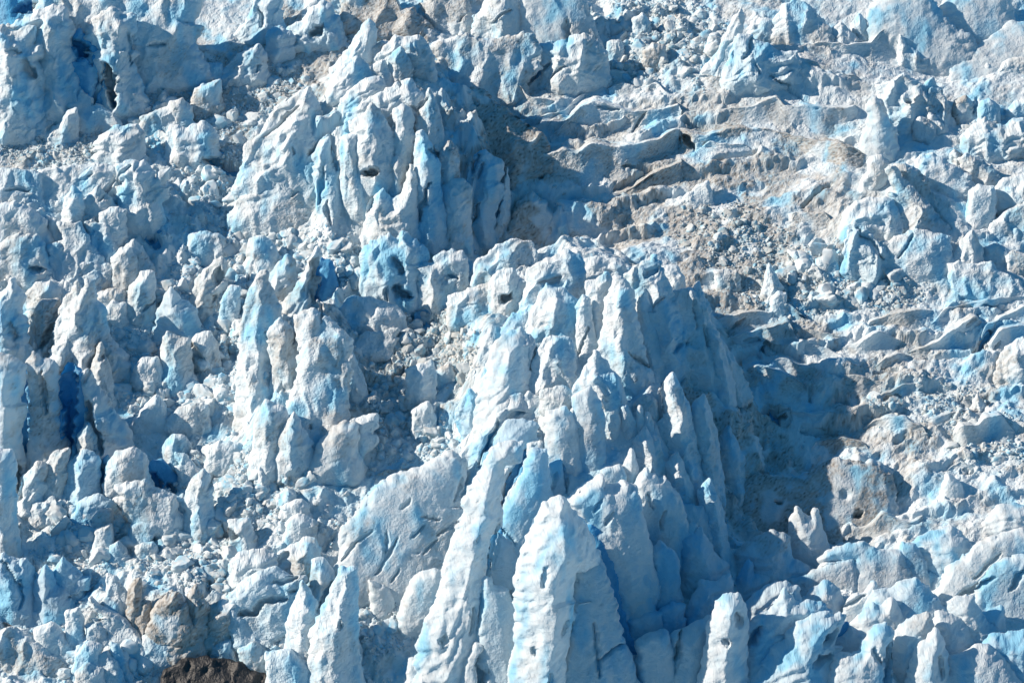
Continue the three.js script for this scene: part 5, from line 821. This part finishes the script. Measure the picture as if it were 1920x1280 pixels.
P7('serac', 'two-horned serac right of the twin-peaked serac', [1640, 190, 1695, 90, 1770, 150, 1800, 140, 1860, 220, 1905, 300, 1960, 510, 1905, 530, 1790, 510, 1730, 540, 1690, 400]);
P7('ice_block', 'stacked square block below the twin-peaked serac', [1570, 720, 1620, 660, 1690, 655, 1720, 690, 1740, 850, 1720, 895, 1620, 940, 1580, 850, 1550, 750]);
P7('ice_block', 'tapered block right of the stacked square block', [1730, 560, 1780, 500, 1860, 560, 1880, 620, 1870, 700, 1890, 800, 1800, 870, 1750, 880, 1730, 770]);
P7('ice_block', 'low block under the stacked square block', [1600, 940, 1700, 900, 1780, 890, 1790, 990, 1700, 1020, 1640, 1060]);
P7('ice_block', 'wide smooth block under the low block', [1650, 1060, 1720, 1010, 1810, 990, 1840, 1080, 1850, 1200, 1800, 1310, 1700, 1310], { rough: .3 });
P7('ice_block', 'rounded block under the tapered block', [1780, 880, 1850, 840, 1910, 850, 1900, 940, 1830, 1050, 1790, 990]);
P7('ice_block', 'tilted block on the bottom edge right of the front serac', [1430, 1150, 1520, 1070, 1580, 1060, 1620, 1150, 1650, 1310, 1460, 1310, 1420, 1220], { near: 2 });
P7('ice_fin', 'white edge of a fin at the bottom between the blocks and the finger', [1860, 1190, 1905, 1080, 1960, 1050, 1960, 1310, 1880, 1310]);
P7('ice_fin', 'short blue-hollowed fin on the bottom edge under the long fin', [670, 1310, 700, 1150, 750, 1060, 800, 1060, 820, 1200, 740, 1310], { near: 2 });
P7('ice_block', 'snowy nub on the bottom edge before the ragged plate', [1260, 1310, 1270, 1250, 1340, 1200, 1400, 1250, 1410, 1310], { near: 4 });
P7('ice_fin', 'narrow blue splinter behind the front serac', [1170, 60, 1220, 40, 1250, 120, 1240, 245, 1180, 245]);
P7('ice_block', 'small flat-topped block above the twin-peaked serac', [1450, 100, 1550, 70, 1580, 120, 1580, 190, 1500, 200]);
P(7, 'ice_pinnacle', 'thin pointed splinter above the two-horned serac', [1580, 80, 1620, -20, 1650, 100, 1640, 190, 1600, 160]);
P7('ice_block', 'upright white post left of the bright loose block', [0, 880, 60, 870, 70, 980, 100, 1100, 20, 1160, -20, 1110]);
P7('ice_block', 'wrinkled lump above the bright loose block', [160, 720, 260, 760, 290, 850, 200, 890, 180, 810], { dirt: .2 });
P(7, 'ice_slab', 'shaded slab on the bottom edge left of the long fin', [380, 1150, 500, 1130, 500, 1310, 370, 1310]);
// lower right
P(8, 'serac', 'twin pale green spires in the shaded basin', [600, 390, 640, 310, 680, 350, 720, 370, 740, 320, 770, 400, 810, 540, 760, 620, 700, 590, 620, 490], { dirt: .2 });
P(8, 'serac', 'shadowed blue mound left of the twin spires', [360, 500, 430, 470, 510, 440, 590, 470, 600, 600, 700, 640, 720, 655, 600, 710, 540, 730, 480, 710, 380, 650, 300, 565], { dirt: .35 });
P(8, 'ice_pinnacle', 'smooth shaded triangle below the shadowed blue mound', [290, 760, 370, 600, 390, 680, 480, 700, 420, 775, 340, 800]);
P(8, 'ice_wall', 'dirty shaded wall riddled with dark blue holes', [330, 170, 400, 120, 520, 130, 640, 140, 750, 100, 850, 30, 960, 60, 1050, 60, 1160, 130, 1190, 255, 1100, 270, 1040, 340, 950, 400, 860, 430, 800, 360, 700, 320, 560, 340, 430, 340, 300, 270], { dirt: .85, pits: .8, tilt: 34 });
P(8, 'ice_block', 'pale knob on the right end of the hole-riddled wall', [1000, 90, 1050, 40, 1100, 60, 1160, 110, 1130, 195, 1040, 165], { dirt: .4 });
P(8, 'ice_slab', 'pale blue slab with a dirty upper rim behind the lower right whites', [760, 600, 830, 540, 940, 510, 1010, 505, 1110, 550, 1220, 550, 1260, 640, 1280, 705, 1180, 710, 1060, 770, 960, 710, 960, 600, 860, 600], { dirt: .25, tilt: 30 });
P(8, 'ice_slab', 'wedge slab with a snowy back left of the pale blue slab', [600, 710, 700, 680, 820, 620, 945, 600, 970, 650, 960, 725, 880, 760, 800, 730, 740, 780, 650, 770], { dirt: .2 });
P(8, 'ice_slab', 'rough pillar slab right of the pale blue slab', [1210, 600, 1230, 500, 1290, 520, 1350, 600, 1360, 725, 1300, 710], { dirt: .2 });
P(8, 'serac', 'granular round mound above the long dirty slab', [1290, 500, 1330, 470, 1500, 410, 1560, 460, 1620, 540, 1560, 610, 1480, 650, 1380, 570], { rough: .4, dirt: .15, tilt: 28 });
P(8, 'ice_slab', 'long dirty slab with a cyan slot at the lower right edge', [1450, 790, 1470, 660, 1600, 560, 1700, 480, 1800, 450, 1905, 430, 1980, 430, 1980, 570, 1780, 610, 1640, 770, 1540, 810], { dirt: .4, tilt: 28 });
P(8, 'ice_wall', 'cyan-holed wall under the long dirty slab', [1640, 760, 1780, 600, 1980, 560, 1980, 810, 1850, 910, 1780, 860, 1650, 870], { pits: .6, dirt: .15 });
P(8, 'ice_pinnacle', 'smooth upright white finger with round hollows', [100, 1310, 140, 1050, 155, 950, 200, 830, 250, 790, 305, 785, 340, 840, 355, 950, 345, 1100, 320, 1310], { rough: .4, near: 2, pits: .4 });
P(8, 'ice_fin', 'pale fin behind the left of the white finger', [-60, 1020, 70, 950, 150, 920, 140, 1050, 120, 1160, 60, 1310, -60, 1310]);
P(8, 'ice_fin', 'thin cyan sheet behind the right of the white finger', [345, 850, 450, 760, 550, 720, 640, 750, 650, 830, 610, 840, 575, 780, 530, 830, 490, 890, 430, 900, 365, 970], { rough: .3 });
P(8, 'serac', 'sharp horned white serac with a smooth cyan wing', [355, 1000, 440, 890, 490, 880, 530, 840, 570, 765, 620, 830, 770, 840, 820, 890, 760, 900, 640, 940, 600, 1000, 520, 1070, 450, 1180, 390, 1310, 320, 1310, 350, 1120], { rough: .3, dirt: 0 });
P(8, 'serac', 'broad leaning white wing on the bottom edge', [390, 1310, 460, 1160, 510, 1080, 580, 1040, 610, 980, 680, 930, 780, 895, 900, 905, 870, 970, 840, 1020, 830, 1150, 810, 1310], { rough: .3, near: 2, dirt: 0 });
P(8, 'ice_pinnacle', 'white pyramid behind the leaning wing', [660, 830, 740, 760, 800, 715, 860, 760, 890, 850, 880, 910, 820, 900, 760, 850], { rough: .3, dirt: 0 });
P(8, 'serac', 'smooth thumb-shaped serac on the bottom edge', [820, 1310, 830, 1190, 860, 1120, 900, 1130, 1000, 1110, 1030, 1030, 1070, 970, 1130, 955, 1165, 1000, 1160, 1080, 1150, 1180, 1120, 1310], { form: 'dome', rough: .4, near: 2, dirt: 0 });
P(8, 'ice_block', 'pocked lump left of the thumb-shaped serac', [810, 1100, 870, 1040, 940, 980, 1010, 1010, 1030, 1040, 1000, 1120, 900, 1120, 850, 1140], { pits: .4 });
P(8, 'serac', 'lumpy frosted hump behind the thumb-shaped serac', [950, 950, 1010, 890, 1060, 850, 1120, 870, 1160, 810, 1195, 860, 1240, 940, 1200, 1000, 1160, 980, 1100, 970, 1030, 1020], { rough: .7 });
P(8, 'ice_block', 'white ball-like knob at the foot of the smooth blue dome', [1195, 870, 1230, 830, 1275, 850, 1270, 910, 1220, 930], { form: 'dome', near: 1 });
P(8, 'ice_dome', 'smooth blue dome above the ball-like knob', [1010, 890, 1060, 770, 1100, 760, 1150, 770, 1220, 720, 1300, 705, 1380, 770, 1440, 850, 1480, 900, 1370, 910, 1290, 930, 1120, 900], { T: .8, dirt: .02 });
P(8, 'serac', 'dirty-lined shell right of the frosted hump', [1170, 1030, 1230, 960, 1300, 910, 1370, 900, 1390, 960, 1350, 1050, 1290, 1110, 1230, 1160, 1190, 1110], { dirt: .3, near: 1 });
P(8, 'ice_pinnacle', 'curved shark-fin pinnacle on the bottom edge', [1270, 1220, 1310, 1090, 1380, 1030, 1410, 980, 1440, 1030, 1470, 1120, 1480, 1310, 1280, 1310], { rough: .4, near: 2 });
P(8, 'serac', 'frosted double mound behind the shark-fin pinnacle', [1380, 960, 1430, 890, 1510, 910, 1580, 960, 1630, 1070, 1560, 1100, 1480, 1120, 1440, 1030]);
P(8, 'ice_pinnacle', 'blunt horn pointing right below the cyan-holed wall', [1640, 890, 1700, 890, 1780, 860, 1790, 920, 1760, 990, 1680, 940]);
P(8, 'serac', 'shaded shoulder left of the blunt horn', [1490, 830, 1540, 810, 1610, 800, 1650, 880, 1690, 950, 1790, 1020, 1640, 1070, 1580, 970, 1510, 910]);
P(8, 'serac', 'broad blue mass in the bottom right corner', [1680, 1060, 1740, 1010, 1820, 1010, 1905, 990, 1980, 1000, 1980, 1310, 1860, 1310, 1790, 1170, 1700, 1090], { rough: .4 });
P(8, 'ice_dome', 'granular grey dome on the bottom edge near the right corner', [1480, 1140, 1560, 1130, 1620, 1080, 1700, 1075, 1790, 1150, 1840, 1220, 1880, 1310, 1480, 1310], { near: 2, T: .8, rough: .4 });
P(8, 'ice_slab', 'dirty ring-cracked slab between the white pyramid and the blue dome', [900, 860, 960, 790, 1010, 800, 1060, 720, 1080, 740, 1010, 900, 950, 945], { dirt: .3 });
P(8, 'ice_fin', 'rough blue fin left of the thin cyan sheet', [30, 880, 110, 720, 200, 720, 260, 680, 270, 760, 200, 810, 150, 920, 20, 960]);
P(8, 'serac', 'sunken blue step on the right flank of the foreground massif', [-60, 270, 110, 310, 140, 380, 160, 460, 110, 440, 20, 490, -60, 510], { yaw: 15 });
P(8, 'serac', 'lower blue step on the right flank of the foreground massif', [0, 490, 100, 430, 200, 600, 250, 620, 190, 710, 60, 770, 0, 710], { yaw: 15 });
P(8, 'serac', 'upper blue step on the right flank of the foreground massif', [-60, 0, 60, 60, 100, 130, 150, 230, 200, 410, 120, 320, -60, 280], { yaw: 15 });
P(8, 'ice_block', 'small white wedge right of the hole-riddled wall', [1460, 180, 1480, 120, 1540, 160, 1560, 215, 1480, 250]);
P(8, 'ice_ridge', 'lens-shaped pale ridge at the right above the small white wedge', [1460, 110, 1500, 70, 1560, 40, 1630, 90, 1580, 130], { dirt: .4 });
P(8, 'serac', 'creased white mound at the right edge below the folded mass', [1680, 400, 1760, 300, 1860, 290, 1980, 320, 1980, 420, 1780, 440], { dirt: .2, tilt: 28 });
P(8, 'ice_ridge', 'granular slope right of the twin spires', [1050, 400, 1130, 330, 1200, 370, 1280, 390, 1350, 340, 1330, 480, 1200, 500, 1090, 545, 960, 525, 950, 430], { dirt: .5 });

// added blue ice walls inside the crevasses, crevasse shade painted into their deep colour
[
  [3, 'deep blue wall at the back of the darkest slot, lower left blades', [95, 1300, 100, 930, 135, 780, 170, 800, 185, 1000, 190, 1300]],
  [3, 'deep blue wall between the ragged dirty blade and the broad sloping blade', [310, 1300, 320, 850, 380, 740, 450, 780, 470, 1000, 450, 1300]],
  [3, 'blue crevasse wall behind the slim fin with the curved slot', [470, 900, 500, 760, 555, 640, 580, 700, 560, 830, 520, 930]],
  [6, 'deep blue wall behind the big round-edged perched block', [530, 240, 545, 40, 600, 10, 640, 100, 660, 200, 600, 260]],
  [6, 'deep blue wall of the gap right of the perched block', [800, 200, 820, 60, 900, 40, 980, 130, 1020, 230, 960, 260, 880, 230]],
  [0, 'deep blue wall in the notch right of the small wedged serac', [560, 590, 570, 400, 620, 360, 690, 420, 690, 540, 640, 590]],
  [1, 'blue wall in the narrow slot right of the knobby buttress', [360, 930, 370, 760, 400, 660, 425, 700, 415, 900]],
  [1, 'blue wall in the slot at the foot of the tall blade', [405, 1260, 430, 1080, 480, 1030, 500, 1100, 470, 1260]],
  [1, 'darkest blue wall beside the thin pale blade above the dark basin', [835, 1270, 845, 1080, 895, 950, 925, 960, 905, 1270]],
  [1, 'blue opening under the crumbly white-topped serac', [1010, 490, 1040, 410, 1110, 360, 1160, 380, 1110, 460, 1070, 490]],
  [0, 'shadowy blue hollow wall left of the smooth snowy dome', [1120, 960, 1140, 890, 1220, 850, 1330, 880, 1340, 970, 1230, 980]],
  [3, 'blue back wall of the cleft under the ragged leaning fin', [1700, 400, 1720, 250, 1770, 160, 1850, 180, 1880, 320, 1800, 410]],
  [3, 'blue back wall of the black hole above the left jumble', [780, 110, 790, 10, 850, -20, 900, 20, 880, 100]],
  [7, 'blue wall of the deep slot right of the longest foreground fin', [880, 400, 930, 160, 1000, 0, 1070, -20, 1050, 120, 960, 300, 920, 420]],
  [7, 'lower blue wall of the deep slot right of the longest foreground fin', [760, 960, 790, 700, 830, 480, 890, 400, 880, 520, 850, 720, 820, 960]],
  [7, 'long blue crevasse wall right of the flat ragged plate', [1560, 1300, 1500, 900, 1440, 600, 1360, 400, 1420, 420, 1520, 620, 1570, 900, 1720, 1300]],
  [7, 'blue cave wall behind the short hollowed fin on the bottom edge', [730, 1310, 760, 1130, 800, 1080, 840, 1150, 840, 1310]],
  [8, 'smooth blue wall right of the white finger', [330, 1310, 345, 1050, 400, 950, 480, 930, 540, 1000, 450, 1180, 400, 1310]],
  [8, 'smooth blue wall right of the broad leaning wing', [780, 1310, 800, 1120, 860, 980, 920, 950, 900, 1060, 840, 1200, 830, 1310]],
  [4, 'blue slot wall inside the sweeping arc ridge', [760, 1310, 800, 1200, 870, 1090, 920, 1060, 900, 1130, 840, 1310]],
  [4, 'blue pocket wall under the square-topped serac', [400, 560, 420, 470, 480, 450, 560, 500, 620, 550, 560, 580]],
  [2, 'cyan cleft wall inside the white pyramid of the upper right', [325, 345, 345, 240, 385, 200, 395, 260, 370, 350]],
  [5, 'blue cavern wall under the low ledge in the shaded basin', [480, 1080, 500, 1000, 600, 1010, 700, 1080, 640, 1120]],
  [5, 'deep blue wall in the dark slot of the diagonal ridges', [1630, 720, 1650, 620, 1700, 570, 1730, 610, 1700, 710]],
].forEach(([tile, label, pts]) => P(tile, 'ice_wall', label, pts, { near: -2.5, deepBlue: 1, dirt: 0, T: .3, rough: .6, tilt: 16, grow: .25, yaw: 0, pits: 0 }));
// ---------------------------------------------------------------- bedrock showing through at the lower left
function rock(label, px, o) {
  const [g, foot] = iceGeometry(px, { form: 'block', rock: true, pits: 0, ...o });
  const m = new THREE.Mesh(g, rockMat); m.name = numbered('rock_outcrop'); m.position.copy(foot);
  tag(m, label, 'rock', 'dark rocks under the ice', 'thing'); scene.add(m);
}
rock('dark wet bedrock bulging out under the stained seracs', [[296, 1296], [306, 1258], [338, 1238], [380, 1229], [420, 1235], [458, 1240], [472, 1256], [504, 1266], [518, 1296]], { near: 2.5, grow: 0, dirt: 0, tilt: 40, T: .5, rough: 1.1, flare: 0, tall: .8 });

// ---------------------------------------------------------------- loose blocks and crushed ice
function chunk(k) {
  const base = new THREE.IcosahedronGeometry(1, 5), p = base.attributes.position, map = new Map(), pos = [], idx = [], colr = [];
  const planes = Array.from({ length: 8 + k % 4 }, () => { const z = rnd() * 2 - 1, a = rnd() * 6.283, r = Math.sqrt(1 - z * z); return [r * Math.cos(a), z, r * Math.sin(a), 0.5 + 0.4 * rnd()]; });
  const sc = [0.7 + 0.7 * rnd(), 0.55 + 0.6 * rnd(), 0.7 + 0.6 * rnd()];
  for (let i = 0; i < p.count; i++) {
    const x = p.getX(i), y = p.getY(i), z = p.getZ(i), key = `${x.toFixed(4)},${y.toFixed(4)},${z.toFixed(4)}`;
    let v = map.get(key);
    if (v === undefined) {
      let s = 0; for (const [a, b, c, h] of planes) { const d = a * x + b * y + c * z; if (d > 0.05) s += Math.pow(d / h, 30); }
      s += Math.pow(1 / 1.2, 30);
      const r = Math.pow(s, -1 / 30) * (1 + 0.16 * fbm3(x * 1.6 + k * 9, y * 1.6, z * 1.6, 3)) + 0.03 * (facet(x * 2.4 + k, y * 2.4, z * 2.4) + 0.2);
      pos.push(x * r * sc[0], y * r * sc[1], z * r * sc[2]); v = pos.length / 3 - 1; map.set(key, v);
      const c = iceColour(x * 3 + k * 31, y * 3, z * 3, 0.25); colr.push(...c);
    }
    idx.push(v);
  }
  const g = new THREE.BufferGeometry();
  g.setAttribute('position', new THREE.Float32BufferAttribute(pos, 3)); g.setAttribute('color', new THREE.Float32BufferAttribute(colr, 3));
  g.setIndex(idx);
  return toCreasedNormals(g, 0.55);
}
const CHUNKS = Array.from({ length: 14 }, (_, k) => chunk(k));
// [u, v, half width, half height (photo pixels), how many, smallest and largest radius in metres, grit 0..1, where]
const ZONES = [
  [330, 160, 110, 50, 520, .2, 1.0, .7, 'in the dark hollow right of the upper left towers'], [470, 165, 100, 70, 750, .2, .9, .35, 'in the sunlit chute below the cyan spires'],
  [110, 270, 130, 40, 700, .18, .6, .6, 'on the dirty bench under the upper left towers'], [330, 235, 120, 60, 380, .3, 1.3, .2, 'between the dirty bench and the great upper massif'],
  [400, 310, 80, 60, 260, .3, 1.3, .1, 'left of the smooth snowy dome'], [430, 400, 80, 50, 330, .25, 1.1, .2, 'at the left foot of the smooth snowy dome'],
  [270, 620, 80, 100, 420, .25, 1.2, .15, 'on the slope under the white square boulder'], [300, 720, 90, 60, 520, .2, 1.2, .2, 'in the shaded head of the left rubble chute'],
  [410, 710, 80, 70, 420, .3, 1.4, .1, 'in the sunlit side of the left rubble chute'], [390, 560, 110, 90, 420, .3, 1.4, .15, 'in the left jumble above the rubble chute'],
  [480, 475, 100, 45, 320, .3, 1.3, .2, 'along the head of the left jumble'], [620, 490, 80, 50, 240, .3, 1.2, .2, 'below the foot of the great upper massif'],
  [790, 660, 90, 70, 900, .2, .9, .75, 'in the gritty hollow left of the central massif'], [725, 755, 45, 50, 300, .2, 1.0, .6, 'by the black hole in the gritty hollow'], [770, 825, 80, 35, 420, .2, .9, .4, 'below the gritty hollow'],
  [400, 900, 90, 60, 420, .25, 1.2, .3, 'right of the biggest toppled block'], [450, 945, 80, 50, 420, .2, .9, .3, 'below the crooked white tower'], [300, 970, 110, 50, 420, .25, 1.3, .2, 'under the biggest toppled block'],
  [170, 980, 100, 60, 380, .3, 1.4, .2, 'at the foot of the lower left blades'], [340, 1030, 130, 45, 600, .25, 1.2, .35, 'above the stained seracs'], [130, 1065, 70, 40, 160, .3, 1.2, .15, 'by the folded blue mass'],
  [400, 1070, 60, 30, 220, .2, .9, .5, 'behind the stained group'], [190, 1235, 110, 40, 320, .3, 1.4, .1, 'near the lower left corner'], [520, 890, 60, 60, 240, .3, 1.2, .15, 'below the pale wedge'],
  [540, 1235, 50, 40, 180, .25, .9, .3, 'right of the bedrock bulge'], [690, 1170, 70, 70, 260, .25, 1.1, .3, 'left of the long foreground fin'],
  [1250, 60, 110, 55, 700, .25, 1.2, .35, 'in the upper right rubble strip'], [1180, 120, 60, 40, 240, .25, 1.0, .3, 'under the upper right rubble strip'], [1330, 120, 50, 50, 240, .25, 1.0, .25, 'left of the thin leaning spike'],
  [1590, 510, 120, 60, 800, .25, 1.3, .3, 'in the right rubble field below the crystal mound'], [1480, 560, 100, 40, 420, .2, .9, .6, 'on the dirty edge of the right rubble field'], [1660, 555, 80, 30, 340, .2, .8, .6, 'above the wavy ridges'],
  [1420, 470, 90, 50, 360, .2, .8, .7, 'on the gritty slope beyond the central crest'], [1860, 270, 60, 60, 160, .25, .9, .3, 'at the right edge under the flat white block'], [1740, 760, 110, 40, 420, .2, .8, .6, 'right of the long white-backed ridge'],
  [1860, 830, 70, 50, 260, .2, .9, .4, 'at the right edge below the folded mass'], [1350, 430, 90, 60, 300, .2, .7, .8, 'on the gritty ridge above the central crest'],
];
{
  const all = [], out = [0, 0, 0, 0], reg = [0, 0, 0, 0, 0];
  ZONES.forEach(([u, v, ru, rv, n, r0, r1, grit, where], zi) => {
    for (let k = 0; k < n * (u > 1280 ? 0.3 : 0.6); k++) {
      const a = rnd() * 6.283, q = Math.sqrt(rnd()) * (1 + 0.25 * (rnd() - 0.5)), p = hit(u + Math.cos(a) * q * ru, v + Math.sin(a) * q * rv);
      glacierPoint(p.x, -p.z / COS, out, reg);
      const r = r0 * 0.8 + (r1 * 1.35 - r0) * Math.pow(rnd(), 4.5);
      all.push({ x: out[0], y: out[1] - r * 0.3, z: out[2], r, zi, grit, k: Math.floor(rnd() * CHUNKS.length), rot: [rnd() * 6.283, rnd() * 6.283, rnd() * 6.283], t: rnd() });
    }
  });
  all.sort((a, b) => b.r - a.r);
  const tint = (b, c = new THREE.Color()) => { const g = b.grit * (0.25 + 0.75 * b.t) * 0.75; return c.setRGB(lerp(1, 0.42, g), lerp(1, 0.36, g), lerp(1, 0.3, g)); };
  const mats = [0, 0.25, 0.5, 0.75, 1].map(t => { const m = rubbleMat.clone(); tint({ grit: t, t: 0.6 }, m.color); return m; });
  const ORD = ['leftmost', 'second', 'third', 'fourth', 'fifth', 'sixth', 'seventh', 'eighth', 'ninth', 'tenth', 'eleventh', 'twelfth', 'thirteenth', 'fourteenth', 'fifteenth', 'sixteenth', 'seventeenth', 'eighteenth', 'nineteenth', 'twentieth'];
  const big = all.slice(0, 300), nth = b => { const row = big.filter(c => c.zi === b.zi).sort((c, d) => c.x - d.x), i = row.indexOf(b), k = row.length - 1 - i; return i === 0 ? 'leftmost' : k === 0 ? 'rightmost' : i <= k ? `${ORD[i]}-from-left` : `${k < 20 ? ORD[k] : 'twenty-first'}-from-right`; };
  for (const b of big) {
    const m = new THREE.Mesh(CHUNKS[b.k], mats[Math.round(b.grit * 4)]); m.name = numbered('loose_ice_block');
    m.position.set(b.x, b.y, b.z); m.rotation.set(...b.rot); m.scale.setScalar(b.r);
    tag(m, `${nth(b)} loose ice block ${ZONES[b.zi][8]}`, 'ice block', `loose ice blocks ${ZONES[b.zi][8]}`, 'thing'); scene.add(m);
    triangles += CHUNKS[b.k].attributes.position.count / 3;
  }
  const rest = all.slice(300), M = new THREE.Matrix4(), Q = new THREE.Quaternion(), E = new THREE.Euler(), V = new THREE.Vector3(), S = new THREE.Vector3(), C = new THREE.Color();
  // finer crushed ice round every block
  const fine = [];
  for (const b of rest) for (let k = 0; k < 3; k++) {
    const x = b.x + (rnd() - 0.5) * 3, z = b.z + (rnd() - 0.5) * 3; glacierPoint(x, -z / COS, out, reg);
    fine.push({ ...b, x: out[0], y: out[1] + 0.03, z: out[2], r: 0.1 + 0.14 * rnd(), rot: [rnd() * 6, rnd() * 6, rnd() * 6], k: Math.floor(rnd() * CHUNKS.length), t: rnd() });
  }
  // small fragments lodged all over the broken ground
  for (let k = 0; k < 26000; k++) {
    const x = (rnd() - 0.5) * 170, s = -72 + rnd() * 150; glacierPoint(x, s, out, reg);
    if (rnd() > (reg[0] - 0.3) * 1.7) continue;
    fine.push({ x: out[0], y: out[1] - 0.02, z: out[2], r: 0.1 + 0.42 * Math.pow(rnd(), 3), grit: reg[3] * 0.7, rot: [rnd() * 6, rnd() * 6, rnd() * 6], k: Math.floor(rnd() * CHUNKS.length), t: rnd() });
  }
  const pile = new THREE.Group(); pile.name = 'ice_rubble'; tag(pile, 'crushed white ice rubble strewn over the hollows and chutes of the icefall', 'rubble', null, 'stuff'); scene.add(pile);
  CHUNKS.forEach((g, k) => {
    const mine = [...rest, ...fine].filter(b => b.k === k), im = new THREE.InstancedMesh(g, rubbleMat, mine.length);
    mine.forEach((b, i) => { im.setMatrixAt(i, M.compose(V.set(b.x, b.y, b.z), Q.setFromEuler(E.set(...b.rot)), S.setScalar(b.r))); im.setColorAt(i, tint(b, C)); });
    im.name = `ice_fragments_${String(k + 1).padStart(3, '0')}`; im.userData = { kind: 'stuff' }; im.castShadow = im.receiveShadow = true; pile.add(im);
  });
}
console.log('triangles', Math.round(triangles));
renderer.render(scene, camera);
